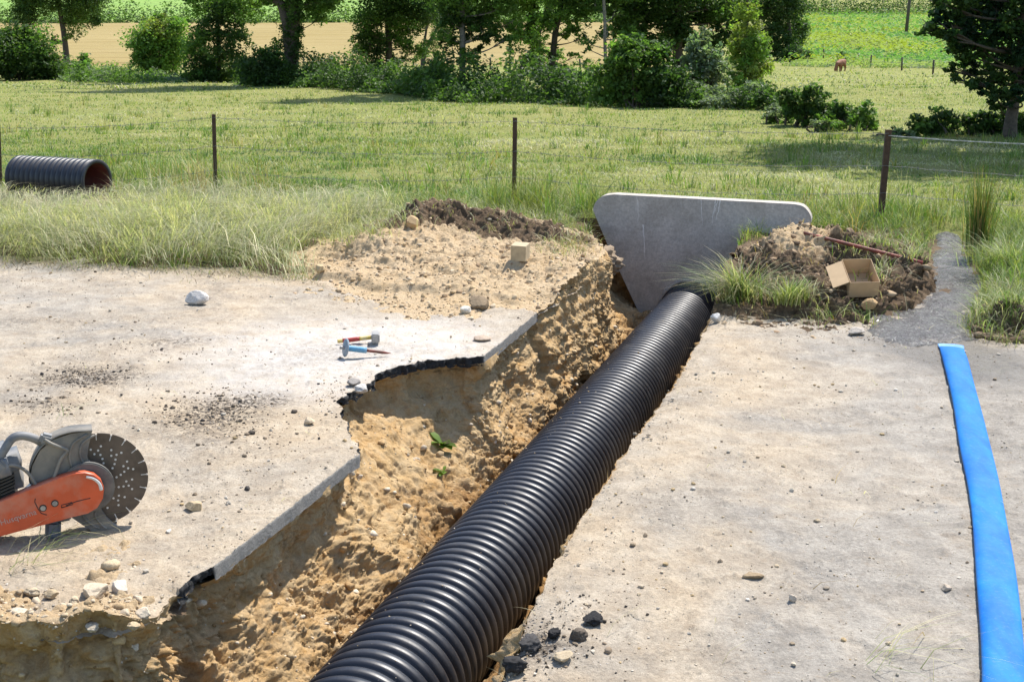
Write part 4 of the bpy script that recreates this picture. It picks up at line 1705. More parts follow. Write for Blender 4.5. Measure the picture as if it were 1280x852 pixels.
gd.location = (0.002, 0, g(0) + 0.001)
gd.rotation_euler = (0, R(11), R(8))
handle_piece('striking_end', -0.03, 0.0, g(-0.03 * 0) + 0.004, g(0), 0.0095, M['steel'], chi)

# ------------------------------------------------------------------ cut-off saw
M['orange'] = m_plain('dusty_orange_plastic', (0.56, 0.085, 0.025), 0.42, 0, 0.14, 12, 0.05, (0.46, 0.27, 0.19), 0.75)
M['greycast'] = m_plain('dusty_cast_metal', (0.12, 0.116, 0.108), 0.7, 0.1, 0.3, 14, 0.2, (0.31, 0.275, 0.22), 0.75)
M['greydark'] = m_plain('dusty_dark_plastic', (0.10, 0.103, 0.108), 0.6, 0, 0.25, 18, 0.1, (0.33, 0.31, 0.28), 0.6)
M['greyblue'] = m_plain('dusty_grey_plastic', (0.10, 0.112, 0.13), 0.6, 0, 0.3, 12, 0.1, (0.36, 0.335, 0.3), 0.6)
M['disc'] = m_plain('brown_steel_disc', (0.10, 0.078, 0.06), 0.55, 0.35, 0.25, 22, 0.1, (0.18, 0.14, 0.11), 0.5)
M['pale'] = m_plain('pale_metal', (0.62, 0.6, 0.56), 0.6, 0.1, 0.15, 60)
M['black'] = m_plain('black_plastic_trim', (0.015, 0.015, 0.016), 0.5, 0, 0.2, 40)
M['faint'] = m_plain('worn_grey_print', (0.46, 0.30, 0.25), 0.6, 0, 0.1, 60)

bc = at_y(124, 598, 0)        # placeholder, set below
ctr = ray(124, 598)
tt_ = 4.99 / ctr[1]
bc = np.array([ctr[0] * tt_, 4.99, CAM_H + ctr[2] * tt_])
PXM = np.linalg.norm(ctr) * tt_ / FPX          # metres per photograph pixel at the saw
VS = 1 / math.cos(R(19.5))
saw_rz = math.atan2(-bc[0], bc[1]) + R(1)
saw = empty('cut_off_saw', (bc[0], bc[1], 0.0), saw_rz)
tag(saw, 'dusty orange petrol cut-off saw with a perforated diamond blade standing on the road', 'saw')
BZ = bc[2]
print('saw', bc, PXM)


def sp(u, v, y=0.0):
    """side view of the saw: photograph pixel to the saw's own x, z"""
    return ((u - 124) * PXM, BZ + (598 - v) * PXM * VS)


BR = 0.176
# blade: a ring of segments with slots, and rows of holes shown as pale pins
bm = bmesh.new()
add_cyl(bm, Vector((0, 0, BZ)), BR - 0.007, 0.0035, 'Y', 96)
bm_obj('blade_disc', bm, M['disc'], saw, False)
blade = [o for o in COL.objects if o.name.startswith('blade_disc')][-1]
NSEG = 20
bm = bmesh.new()
for k in range(NSEG):
    a0, a1 = 2 * math.pi * (k + 0.07) / NSEG, 2 * math.pi * (k + 0.93) / NSEG
    ring = []
    for a in np.linspace(a0, a1, 7):
        ring.append([bm.verts.new((math.cos(a) * r_, y_, BZ + math.sin(a) * r_)) for r_, y_ in ((BR - 0.0075, -0.0026), (BR, -0.0026), (BR, 0.0026), (BR - 0.0075, 0.0026))])
    for j in range(6):
        for e in range(4):
            bm.faces.new((ring[j][e], ring[j][(e + 1) % 4], ring[j + 1][(e + 1) % 4], ring[j + 1][e]))
    bm.faces.new(ring[0])
    bm.faces.new(list(reversed(ring[-1])))
bm_obj('cutting_rim', bm, M['disc'], blade)
bm = bmesh.new()
for k in range(NSEG):      # gullets cut into the disc, bright with worn metal and the ground seen through
    a = 2 * math.pi * k / NSEG
    v_ = add_box(bm, Vector((BR - 0.014, 0, 0)), (0.024, 0.0042, 0.003))
    bmesh.ops.transform(bm, matrix=Matrix.Translation((0, 0, BZ)) @ Matrix.Rotation(a, 4, 'Y') @ Matrix.Translation((0, 0, 0)), verts=v_)
bm_obj('gullet', bm, M['pale'], blade)
bm = bmesh.new()
for k in range(NSEG // 2):
    for (ri, da) in ((0.062, 0.0), (0.078, 0.10), (0.093, 0.20), (0.110, 0.28), (0.126, 0.20), (0.098, 0.42), (0.118, 0.5)):
        a = 2 * math.pi * (k + da * 1.6) / (NSEG // 2)
        add_cyl(bm, Vector((math.cos(a) * ri, 0, BZ + math.sin(a) * ri)), 0.0042, 0.0042, 'Y', 10)
bm_obj('vent_hole', bm, M['pale'], blade)

GUARD = [(-4, 60), (-9, 44), (-12, 30), (-9, 19), (-1, 13), (6, 8), (9, 0), (9, -10), (4, -18), (-1, -24), (0, -34), (5, -44), (12, -52), (17, -56), (16, -60), (-2, -60), (-12, -58),
         (-24, -48), (-40, -34), (-60, -20), (-74, -4), (-78, 10), (-74, 26), (-64, 43), (-48, 54), (-28, 59)]
GU = [((u) * PXM, BZ + v * PXM * VS) for u, v in GUARD]
bm_obj('blade_guard', prism(GU, -0.036, -0.012), M['greycast'], saw, False, 0.005)
gback = [(x_ * 1.01, z_ + 0.003) for x_, z_ in GU]
guard_o = [o for o in COL.objects if o.name.startswith('blade_guard')][-1]
bm_obj('guard_back', prism(gback, 0.012, 0.034), M['greydark'], guard_o, False, 0.005)
# the guard's rolled rim joining both halves round the top
arc = [(-4, 60), (-28, 60.5), (-48, 55.5), (-64, 44.5), (-75, 27), (-79, 10), (-75, -5)]
arc = spline([(u * PXM, 0, BZ + v * PXM * VS) for u, v in arc], 30)
V = np.concatenate([arc + np.array([0, -0.042, 0]), arc + np.array([0, 0.040, 0])])
V = np.concatenate([V, V * np.array([1, 1, 1]) + np.array([0, 0, 0.004])])
i = np.arange(29)
F = np.concatenate([np.stack([i, i + 1, i + 31, i + 30], -1), np.stack([i + 60, i + 90, i + 91, i + 61], -1), np.stack([i, i + 60, i + 61, i + 1], -1), np.stack([i + 30, i + 31, i + 91, i + 90], -1)])
mesh_obj('guard_rim', V, [F], M['greycast'], guard_o)
for pts in ([(-2, 55), (-16, 47), (-20, 34), (-15, 22), (-6, 15)], [(-10, 57), (-26, 48), (-32, 34), (-30, 20)], [(-2, -26), (-8, -38), (-2, -50), (4, -56)], [(-14, -24), (-22, -36), (-14, -48), (-4, -55)]):
    P = spline([(u * PXM, -0.037, BZ + v * PXM * VS) for u, v in pts], 14)
    Acc().tube(P, 0.0045, 8).build('cast_rib', M['greycast'], guard_o)
bm = bmesh.new()
add_cyl(bm, Vector((-14 * PXM, -0.045, BZ - 4 * PXM)), 31 * PXM, 0.022, 'Y', 40)
bm_obj('hub', bm, M['greycast'], saw, False, 0.004)

ARM = [(-150, 676), (-130, 640), (-60, 640), (0, 627), (50, 605), (80, 593), (96, 588), (108, 587), (118, 590), (125, 597), (128, 607), (126, 618), (119, 628), (108, 634), (92, 638),
       (60, 647), (20, 658), (0, 664), (-60, 682), (-130, 700)]
ARM = [(u, v - 0.115 * max(0, 112 - u) * (1 if u > -60 else 0.9)) for u, v in ARM]
ARMP = [(a_, b_ + 0.022) for a_, b_ in (sp(*p) for p in ARM)]
bm_obj('belt_cover', prism(ARMP, -0.098, -0.054), M['orange'], saw, True, 0.012)
cover = [o for o in COL.objects if o.name.startswith('belt_cover')][-1]
for p in cover.data.polygons:
    p.use_smooth = abs(p.normal.y) < 0.99
# raised inner panel with its dark outline, screws and slot
bm = bmesh.new()
for (u, v) in ((58.5, 626.5), (72, 622.5)):
    x_, z_ = sp(u, v - 11.4)
    add_cyl(bm, Vector((x_, -0.099, z_)), 4.2 * PXM, 0.003, 'Y', 20)
bm_obj('screw_ring', bm, M['black'], cover)
bm = bmesh.new()
for (u, v) in ((58.5, 626.5), (72, 622.5)):
    x_, z_ = sp(u, v - 11.4)
    add_cyl(bm, Vector((x_, -0.1, z_)), 3.0 * PXM, 0.004, 'Y', 18)
bm_obj('screw_head', bm, M['steel'], cover)
acc = Acc()
for pts in ([(51, 617), (50, 621), (53, 629), (56, 634), (62, 636)], [(79, 627.5), (79, 624.5), (91, 621), (92, 623.5), (79, 627.5)], [(84, 625), (96, 620), (112, 616)]):
    P = np.array([(sp(u, v)[0], -0.0985, sp(u, v - 0.115 * max(0, 112 - u))[1] + 0.022) for u, v in pts])
    Acc().tube(P, 0.0016, 6).build('panel_line', M['black'], cover)
st_ = spline([(sp(u, v)[0], -0.0978, sp(u, v)[1] + 0.022) for u, v in ((109, 591), (117, 594), (123, 600), (125, 608))], 16)
Acc().tube(st_, np.linspace(0.005, 0.0065, 16), 8).build('pale_stripe', M['pale'], cover)  # pale curved stripe along the cover's rounded end
tx = bpy.data.curves.new('lettering', 'FONT')
tx.body = 'Husqvarna'
tx.size = 0.030
tx.extrude = 0.0006
to = bpy.data.objects.new('lettering_source', tx)
COL.objects.link(to)
bpy.context.view_layer.update()
me = bpy.data.meshes.new_from_object(to.evaluated_get(bpy.context.evaluated_depsgraph_get()))
bpy.data.objects.remove(to)
me.materials.append(M['faint'])
lt = bpy.data.objects.new('lettering', me)
COL.objects.link(lt)
lt.parent = cover
x_, z_ = sp(11, 630)
lt.location = (x_, -0.0992, z_)
lt.rotation_euler = (R(90), R(-13), 0)

# engine block, air filter housing, tubes
bm = bmesh.new()
add_box(bm, Vector((-0.42, 0.055, BZ + 0.02)), (0.30, 0.20, 0.15), Matrix.Rotation(R(-10), 4, 'Y'))
bm_obj('engine_block', bm, M['greydark'], saw, False, 0.03)
bm = bmesh.new()
add_box(bm, Vector((-0.36, 0.02, BZ + 0.085)), (0.18, 0.17, 0.13), Matrix.Rotation(R(-14), 4, 'Y'))
bm_obj('engine_cover', bm, M['greyblue'], saw, True, 0.035)
bm = bmesh.new()
for k in range(7):
    add_box(bm, Vector((-0.345, -0.045, BZ - 0.028 + k * 0.012)), (0.11, 0.03, 0.005), Matrix.Rotation(R(-20), 4, 'Y'))
bm_obj('cooling_fin', bm, M['black'], saw)
bm = bmesh.new()
add_box(bm, Vector((-0.60, 0.03, BZ + 0.04)), (0.22, 0.19, 0.20), Matrix.Rotation(R(-6), 4, 'Y'))
bm_obj('tank_housing', bm, M['orange'], saw, True, 0.04)
P = spline([(-0.72, 0.02, BZ + 0.08), (-0.80, 0.02, BZ + 0.06), (-0.84, 0.02, BZ - 0.02), (-0.80, 0.02, BZ - 0.10), (-0.70, 0.02, BZ - 0.10)], 24)
Acc().tube(P, 0.017, 14).build('rear_handle', M['greydark'], saw)


def s3(u, v, y):
    x_, z_ = sp(u, v)
    return (x_, y, z_ - y * math.tan(R(19.5)))


P = spline([s3(-30, 640, -0.06), s3(-12, 600, -0.05), s3(3, 578, -0.045), s3(20, 556, -0.04), s3(30, 543, -0.035), s3(40, 540, -0.03), s3(52, 543, -0.02), s3(62, 549, 0.0), s3(68, 553, 0.03)], 44)
Acc().tube(P, 0.0155, 18).build('front_handle', M['greyblue'], saw)
P = spline([s3(66, 547, -0.04), s3(74, 553, -0.05), s3(86, 559, -0.055), s3(90, 563, -0.055), s3(82, 572, -0.055), s3(75, 588, -0.056), s3(68, 602, -0.058), s3(62, 604, -0.06), s3(54, 600, -0.06), s3(46, 585, -0.06), s3(38, 577, -0.06), s3(28, 573, -0.058), s3(20, 574, -0.055)], 70)
Acc().tube(P, 0.0062, 12).build('wire_bracket', M['greycast'], saw)
bm = bmesh.new()
add_box(bm, Vector(s3(13, 572, -0.05)), (0.055, 0.05, 0.045), Matrix.Rotation(R(-35), 4, 'Y'))
bm_obj('handle_clamp', bm, M['greyblue'], saw, False, 0.008)
bm = bmesh.new()
add_box(bm, Vector(s3(68, 546, -0.02)), (0.045, 0.04, 0.04), Matrix.Rotation(R(20), 4, 'Y'))
bm_obj('upper_clamp', bm, M['greyblue'], saw, False, 0.008)
P = spline([s3(-10, 622, -0.052), s3(0, 604, -0.052), s3(10, 585, -0.052)], 12)
Acc().tube(P, 0.008, 10).build('strut', M['greycast'], saw)
P = spline([s3(34, 607, -0.05), s3(42, 601, -0.05), s3(47, 597, -0.05)], 8)
Acc().tube(P, 0.007, 8).build('bright_rod', M['pale'], saw)
# underside: rail, foot and casting
bm = bmesh.new()
add_box(bm, Vector((-0.36, -0.03, 0.052)), (0.50, 0.05, 0.022), Matrix.Rotation(R(-4), 4, 'Y'))
bm_obj('base_rail', bm, M['greydark'], saw, False, 0.005)
bm = bmesh.new()
add_box(bm, Vector((-0.175, -0.045, 0.035)), (0.055, 0.06, 0.07), Matrix.Rotation(R(6), 4, 'Y'))
bm_obj('rubber_foot', bm, M['greyblue'], saw, False, 0.012)
bm = bmesh.new()
add_box(bm, Vector((-0.150, -0.035, 0.085)), (0.07, 0.05, 0.06), Matrix.Rotation(R(-25), 4, 'Y'))
bm_obj('foot_casting', bm, M['pale'], saw, False, 0.014)
bm = bmesh.new()
add_box(bm, Vector((-0.62, 0.03, 0.04)), (0.07, 0.16, 0.08))
bm_obj('rubber_foot', bm, M['greydark'], saw, False, 0.014)

# ------------------------------------------------------------------ blue lay-flat hose
def m_hose():
    n = N('blue_hose')
    n.objco()
    d = n.ramp(n.noise(7, 6, 0.7), [(0.46, 0.0), (0.72, 1.0)])
    f = n.ramp(n.noise(60, 4, 0.7), [(0.55, 0.0), (0.7, 1.0)])
    d2 = n.ramp(n.noise(2.5, 5, 0.7, 0.3, (3.2, 1, 1)), [(0.38, 0.0), (0.66, 1.0)])  # lengthwise streaks: sheen painted into the colour, along with wear
    c = n.mix(n.math('MULTIPLY', d2, 0.7), (0.0, 0.115, 0.44), (0.006, 0.21, 0.54))
    c = n.mix(n.math('MULTIPLY', d, 0.22), c, (0.10, 0.26, 0.46))
    c = n.mix(n.math('MULTIPLY', f, 0.12), c, (0.35, 0.36, 0.36))
    n.base(c)
    n.set(Roughness=0.6)
    n.bsdf.inputs['Specular IOR Level'].default_value = 0.2
    n.bump(n.noise(26, 4, 0.6, 0, (1, 1, 1)), 0.08, 0.004)
    return n.m


M['hose'] = m_hose()
hp = [(1188, 434), (1196, 465), (1207, 508), (1218, 560), (1231, 620), (1241, 690), (1249, 770), (1255, 860), (1259, 980), (1262, 1150)]
C = np.array([gp(u, v)[:2] for u, v in hp])
C = spline(C, 200)
tg = np.gradient(C, axis=0)
tg /= np.linalg.norm(tg, axis=1)[:, None]
nr = np.stack([-tg[:, 1], tg[:, 0]], -1)
th = np.linspace(0, 2 * np.pi, 28, endpoint=False)
HZ = np.convolve(np.pad(road_z(C[:, 0], C[:, 1]), 20, 'edge'), np.ones(41) / 41, 'valid')
V = []
for k in range(len(C)):
    f = k / (len(C) - 1)
    hw_ = 0.064 + 0.002 * math.sin(f * 23) + 0.004 * (k < 6) * (6 - k) / 6
    hh = 0.019 + 0.002 * math.sin(f * 9 + 1) - 0.014 * max(0, 1 - k / 14)
    ct, st_ = np.cos(th), np.sin(th)
    a = np.sign(ct) * np.abs(ct) ** 0.85 * hw_
    b = np.sign(st_) * np.abs(st_) ** 0.9 * hh * np.where(st_ > 0, 1.0 + 0.5 * np.cos(th) * -0.6, 0.8)
    b = b + 0.0008 * np.sin(a * 60 + f * 40)
    z0 = HZ[k] + hh * 0.8 + 0.003
    V.append(np.stack([C[k, 0] + nr[k, 0] * a, C[k, 1] + nr[k, 1] * a, z0 + b], -1))
V = np.concatenate(V)
i = np.arange(len(C) * 28).reshape(len(C), 28)
j = np.roll(i, -1, 1)
F = np.stack([i[:-1], i[1:], j[1:], j[:-1]], -1).reshape(-1, 4)
hose = empty('lay_flat_hose', (C[0, 0], C[0, 1], 0))
tag(hose, 'flat bright blue water hose on the road, its open end at the wet channel', 'hose')
O_ = np.array([C[0, 0], C[0, 1], 0])
mesh_obj('hose_body', V - O_, [F], M['hose'], hose)
M['scuff'] = m_plain('scuffed_cuff', (0.16, 0.34, 0.62), 0.6, 0, 0.25, 30, 0.1, (0.05, 0.2, 0.55), 0.8)
rg_ = V[:28 * 5].reshape(5, 28, 3).copy()
cen = rg_.mean(1, keepdims=True)
rg_ = cen + (rg_ - cen) * 1.035 + np.array([0, 0, 0.0006])
i = np.arange(5 * 28).reshape(5, 28)
j = np.roll(i, -1, 1)
F = np.stack([i[:-1], i[1:], j[1:], j[:-1]], -1).reshape(-1, 4)
mesh_obj('end_cuff', rg_.reshape(-1, 3) - O_, [F], M['scuff'], hose)

# ------------------------------------------------------------------ water running off over the verge
def m_water():
    n = N('running_water')
    a = n.ramp(n.noise(9, 5, 0.7, 0.5), [(0.38, 0.0), (0.66, 1.0)])
    f = n.ramp(n.noise(60, 5, 0.75), [(0.3, 0.0), (0.7, 1.0)])
    c = n.mix(a, (0.15, 0.137, 0.12), (0.29, 0.272, 0.245))
    c = n.mix(n.math('MULTIPLY', f, 0.5), c, (0.40, 0.38, 0.35))
    n.base(c)
    n.set(Roughness=0.13)
    n.bsdf.inputs['Specular IOR Level'].default_value = 0.6
    b = n.bump(n.noise(24, 4, 0.7, 0.6), 1.0, 0.07)
    n.bump(n.noise(75, 4, 0.75), 0.9, 0.022, b)
    return n.m


M['water'] = m_water()
ns, nw = 260, 60
cl = spline(STREAM_C[::6], ns)
tg = np.gradient(cl, axis=0)
tg /= np.linalg.norm(tg, axis=1)[:, None]
nr = np.stack([-tg[:, 1], tg[:, 0]], -1)
f = np.linspace(0, 1, ns)
wd = np.interp(f, [0, 0.3, 0.55, 0.75, 0.88, 1], [0.10, 0.16, 0.19, 0.26, 0.34, 0.22])
e = np.linspace(-1.25, 1.25, nw)
P = cl[:, None] + nr[:, None] * (wd[:, None] * e[None])[..., None]
gz = np.maximum(ground_z(P[..., 0], P[..., 1]), np.where(sroad(P[..., 0], P[..., 1]) < 9.62, road_z(P[..., 0].ravel(), P[..., 1].ravel()).reshape(P.shape[:2]), -9))
q = xyz(P[..., 0], P[..., 1])
z = gz + (0.022 * sstep(1.0, 0.8, f))[:, None] - 0.004 - 0.022 * np.abs(e)[None] ** 3 + 0.022 * fbm(q * 5, 4, 801) + 0.008 * billow(q * 26, 3, 802)
o = mesh_obj('water', np.concatenate([P, z[..., None]], -1).reshape(-1, 3), [grid_faces(ns, nw)], M['water'])
tag(o, kind='structure')

# ------------------------------------------------------------------ leaves
def leaf_mesh(P, size, tint, up=0.5, rg=RNG, aspect=0.7):
    n = len(P)
    nm = rg.normal(size=(n, 3))
    nm /= np.linalg.norm(nm, axis=1)[:, None]
    nm[:, 2] = np.abs(nm[:, 2]) + up
    nm /= np.linalg.norm(nm, axis=1)[:, None]
    a = rg.normal(size=(n, 3))
    a -= nm * (a * nm).sum(1)[:, None]
    a /= np.linalg.norm(a, axis=1)[:, None]
    b = np.cross(nm, a)
    L = size[:, None]
    w_ = L * aspect * rg.uniform(0.7, 1.2, (n, 1))
    V = np.stack([P - a * L * 0.5, P + b * w_ * 0.5 + nm * L * 0.08, P + a * L * 0.5 - nm * L * 0.06, P - b * w_ * 0.5 + nm * L * 0.08], 1).reshape(-1, 3)
    i = (np.arange(n) * 4)[:, None]
    F = np.concatenate([i + np.array([[0, 1, 2]]), i + np.array([[0, 2, 3]])])
    return V, F, np.repeat(tint, 4, 0)


def clump_points(c, r, n, rg, squash=0.85, sub=None):
    """leaves in sub-sprays through a clump's volume"""
    m = sub or max(8, int(n / 26))
    d = rg.normal(size=(m, 3))
    d /= np.linalg.norm(d, axis=1)[:, None]
    s = c + d * (r * rg.uniform(0.15, 1, (m, 1)) ** 0.55 * (1 + 0.5 * (rg.uniform(0, 1, (m, 1)) > 0.66) * rg.uniform(0.3, 1, (m, 1)))) * np.array([1, 1, squash])
    k = rg.integers(0, m, n)
    return s[k] + rg.normal(size=(n, 3)) * r * np.array([0.21, 0.21, 0.14]), k


DARK, MIDG, FRESH, YEL, GREYG = (0.056, 0.104, 0.027), (0.11, 0.19, 0.042), (0.165, 0.275, 0.058), (0.235, 0.295, 0.066), (0.18, 0.23, 0.14)


def crown(name, parent, clumps, size, cols, seed, dens=9.0, origin=(0, 0, 0)):
    rg = np.random.default_rng(seed)
    V, F, T, n0 = [], [], [], 0
    for (c, r, dn, *big) in clumps:
        sz = big[0] if big else size * 1.25
        n = int(np.clip(5.2 * dens * dn ** 0.6 * r * r / sz ** 2, 40, 12000))
        P, k = clump_points(np.asarray(c), r, n, rg)
        base = np.array(cols[rg.integers(0, len(cols))])
        subc = base * rg.uniform(0.75, 1.3, (400, 1)) * rg.uniform(0.92, 1.08, (400, 3))
        t = subc[k % 400] * rg.uniform(0.8, 1.2, (n, 1))
        v, f, tt = leaf_mesh(P - np.asarray(origin), sz * rg.uniform(0.6, 1.35, n), t, 0.35, rg)
        V.append(v)
        F.append(f + n0)
        T.append(tt)
        n0 += len(v)
    return mesh_obj(name, np.concatenate(V), [np.concatenate(F)], M['leaf'], parent, False, dict(tint=np.concatenate(T)))


M['bark'] = m_plain('bark', (0.085, 0.066, 0.048), 0.95, 0, 0.4, 18, 0.6)
M['palebark'] = m_plain('pale_bark', (0.2, 0.175, 0.14), 0.95, 0, 0.35, 14, 0.5)


def tree(name, label, cat, trunk_px, wpx, clumps_px, size, cols, seed, top=9.5, high=8, dens=9.0, group=None, bark='bark', ivy=None, base_px=None, yoff=0.0, twin=None, spread=2.2, low=0):
    """trunk_px: photo pixels of the trunk from the ground up; clumps_px: (u, v, radius px[, density])"""
    rg = np.random.default_rng(seed)
    top, high = top * 1.4, int(high * 1.7)
    b = hit(*(base_px or trunk_px[0]))
    Y = b[1] + yoff
    S = math.hypot(Y, CAM_H) / FPX
    b = np.array(at_y(trunk_px[0][0], trunk_px[0][1], Y))
    b[2] = float(ground_z(b[0], b[1]))
    root = empty(name, b)
    tag(root, label, cat, group)
    acc = Acc()
    allpaths = []
    for path in [trunk_px] + (twin or []):
        pts = [at_y(u, v, Y + rg.normal() * 0.12) for u, v in path]
        pts[0] = np.array([pts[0][0], Y, float(ground_z(pts[0][0], Y)) - 0.1])
        dirn = pts[-1] - pts[-2]
        dirn = dirn / np.linalg.norm(dirn)
        z_top = b[2] + top * rg.uniform(0.8, 1.0)
        p = pts[-1]
        while p[2] < z_top:
            dirn = dirn * 0.8 + np.array([rg.normal() * 0.12, rg.normal() * 0.12, 0.25])
            dirn /= np.linalg.norm(dirn)
            p = p + dirn * 1.0
            pts.append(p)
        P = spline(pts, 40)
        hgt = np.clip((P[:, 2] - b[2]) / top, 0, 1)
        r0 = wpx * S / 2 * (1.0 if path is trunk_px else 0.75)
        rad = r0 * (1 - 0.8 * hgt) * (1 + 0.35 * np.exp(-hgt * top / 0.25))
        P = P + 0.03 * np.stack([fbm(P * 1.3, 2, seed), fbm(P * 1.3, 2, seed + 3), np.zeros(40)], -1)
        acc.tube(P - b, rad, 10)
        allpaths.append(P)
    TPth = np.concatenate(allpaths)
    cl = []
    for c in clumps_px:
        u, v, rp = c[:3]
        r = rp * S * 1.28
        p = at_y(u, v, Y + rg.uniform(-1, 1) * min(1.6, 0.3 + 1.2 * r))
        cl.append((p, r, c[3] if len(c) > 3 else 1.0))
    for _ in range(low):         # thin sprays along the lower trunk
        v_ = rg.uniform(30, 78)
        k = np.argmin(np.abs(allpaths[0][:, 2] - at_y(640, v_, Y)[2]))
        a = rg.uniform(0, 2 * np.pi)
        rr = rg.uniform(8, 34) * S
        cl.append((allpaths[0][k] + np.array([math.cos(a) * rr, math.sin(a) * rr, rg.uniform(-0.1, 0.3)]), rg.uniform(8, 14) * S, 0.22))
    for _ in range(high):        # the part of the crown above the picture
        z = max(b[2] + top * rg.uniform(0.35, 1.02), CAM_H + 0.8 + 0.02 * Y)
        k = np.argmin(np.abs(allpaths[0][:, 2] - z))
        a = rg.uniform(0, 2 * np.pi)
        rr = spread * rg.uniform(0.2, 1.0) * (1.25 - (z - b[2]) / top * 0.6)
        cl.append((allpaths[0][k] + np.array([math.cos(a) * rr, math.sin(a) * rr, rg.uniform(-0.3, 0.3)]), rg.uniform(0.9, 1.5), 0.8, 0.24))
    for (p, r, *_o) in cl:         # a limb to each clump
        below = TPth[TPth[:, 2] < p[2] - 0.15]
        if not len(below):
            continue
        dd = np.linalg.norm((below - p) * np.array([1, 1, 1.4]), axis=1)
        q = below[dd.argmin()]
        if np.linalg.norm(q - p) < 0.2:
            continue
        m_ = (q + p) / 2 + np.array([rg.normal() * 0.1, rg.normal() * 0.1, -0.05 * np.linalg.norm(p - q)])
        Q = spline([q, m_, p], 10)
        rr = min(0.05, 0.012 + 0.018 * np.linalg.norm(p - q))
        acc.tube(Q - b, np.linspace(rr, rr * 0.25, 10), 6)
        for _t in range(4):
            e_ = p + rg.normal(size=3) * r * 0.6
            acc.tube(np.array([Q[6], (Q[8] + e_) / 2, e_]) - b, np.array([rr * 0.4, rr * 0.28, rr * 0.1]), 5)
    acc.build('trunk', M[bark], root)
    crown('crown', root, cl, size, cols, seed + 1, dens, b)
    if ivy:
        rp, v0, v1 = ivy
        path = allpaths[0]
        iv = []
        zs = [at_y(640, v, Y)[2] for v in (v0, v1)]
        for z in np.arange(min(zs), max(zs), rp * S * 0.7):
            k = np.argmin(np.abs(path[:, 2] - z))
            iv.append((path[k], rp * S * rg.uniform(0.85, 1.15), 1.6))
        crown('ivy', root, iv, size * 0.75, [DARK, MIDG], seed + 2, dens, b)
    return root


def bush(name, label, cat, clumps_px, base_px, size, cols, seed, dens=10.0, group=None, stem_px=None, depth=1.0):
    rg = np.random.default_rng(seed)
    b = hit(*base_px)
    S = math.hypot(b[1], CAM_H) / FPX
    b[2] = float(ground_z(b[0], b[1]))
    root = empty(name, b)
    tag(root, label, cat, group)
    cl = []
    for c in clumps_px:
        u, v, rp = c[:3]
        r = rp * S * 1.3
        for q in range(2):
            p = at_y(u + rg.normal() * rp * 0.15, v + rg.normal() * rp * 0.1, b[1] + rg.uniform(-0.4, 1.0) * r * depth)
            cl.append((p, r * rg.uniform(0.8, 1.05), 0.6 * (c[3] if len(c) > 3 else 1.0)))
    acc = Acc()
    for (p, r, *_o) in cl:
        foot = b + np.array([rg.normal() * 0.15 + (p[0] - b[0]) * 0.4, rg.normal() * 0.15, -0.1])
        Q = spline([foot, (foot + p) / 2 + rg.normal(size=3) * 0.08, p], 10)
        acc.tube(Q - b, np.linspace(0.03, 0.008, 10), 6)
    acc.build('stem', M['bark'], root)
    crown('foliage', root, cl, size, cols, seed + 1, dens, b)
    return root


LS = 0.115
# --- hedgerow along the stream, from the left
bush('dark_bush', 'big rounded dark bush under the leaning tree at the left edge', 'bush', [(10, 65, 24), (35, 62, 24), (50, 82, 18), (20, 85, 20), (-15, 70, 30), (62, 92, 9), (30, 42, 12)], (25, 101), 0.15, [DARK, DARK, MIDG], 900)
tree('leaning_tree', 'slender leaning tree with a bare dark trunk behind the big dark bush', 'tree', [(84, 80), (81, 52), (76, 20), (70, -8), (66, -40)], 7.5,
     [(30, 20, 12), (38, 5, 13), (28, -4, 12), (60, 6, 12, .7), (95, 22, 14), (108, 8, 16), (90, 45, 7, .5), (70, 50, 6, .4), (118, 26, 8, .6), (105, -15, 25), (45, -25, 25), (75, -30, 30)], 0.17, [DARK, MIDG, MIDG], 910, 12, 10, yoff=0)
bush('young_shrub', 'small pale green shrub in the gap between the dark bush and the hazel', 'shrub', [(106, 82, 9), (104, 72, 6), (110, 92, 10)], (107, 101), 0.12, [FRESH, GREYG], 920)
bush('hazel_bush', 'bright green hazel bush standing before the wheat field', 'bush', [(188, 50, 17), (208, 50, 17), (183, 58, 15), (200, 38, 15), (214, 64, 16), (190, 80, 15), (222, 32, 9), (206, 82, 14), (200, 24, 7), (173, 72, 8)], (198, 101), 0.13, [(0.19, 0.31, 0.06), FRESH, YEL, FRESH], 930)
tree('field_maple', 'bushy tree with foliage down to the ground beside the hazel bush', 'tree', [(273, 104), (273, 60), (271, 20), (268, -20)], 6,
     [(248, 55, 17), (255, 82, 18), (275, 85, 20), (290, 62, 16), (262, 35, 14), (292, 38, 13), (240, 95, 12), (285, 100, 14), (300, 90, 11), (258, 102, 14), (276, 15, 12), (305, 12, 12, .7), (255, 5, 14, .7), (290, -8, 22), (245, -12, 14), (320, 8, 9, .6)],
     0.13, [MIDG, DARK, FRESH], 940, 9, 8)
bush('bramble_bush', 'low dark bramble with upright dead stalks next to the ivy-clad trunk', 'bramble', [(318, 88, 16), (335, 82, 15), (350, 92, 14), (325, 100, 12), (345, 102, 12), (325, 68, 7, .6), (345, 70, 5, .5)], (336, 110), 0.11, [DARK, MIDG], 950)
tree('ivy_clad_tree', 'thick ivy-covered tree trunk forking at the top of the picture', 'tree', [(362, 109), (365, 70), (367, 30), (367, -10), (370, -60)], 17,
     [(398, 12, 12), (385, 2, 13), (410, 0, 12), (400, 24, 5, .5), (345, -8, 14), (332, -2, 8, .7), (330, -25, 25), (395, -30, 30)], LS, [MIDG, FRESH], 960, 13, 12, ivy=(11.5, 72, -30), spread=3.2,
     twin=[[(364, 60), (355, 15), (338, -2), (322, -16)]], low=3)
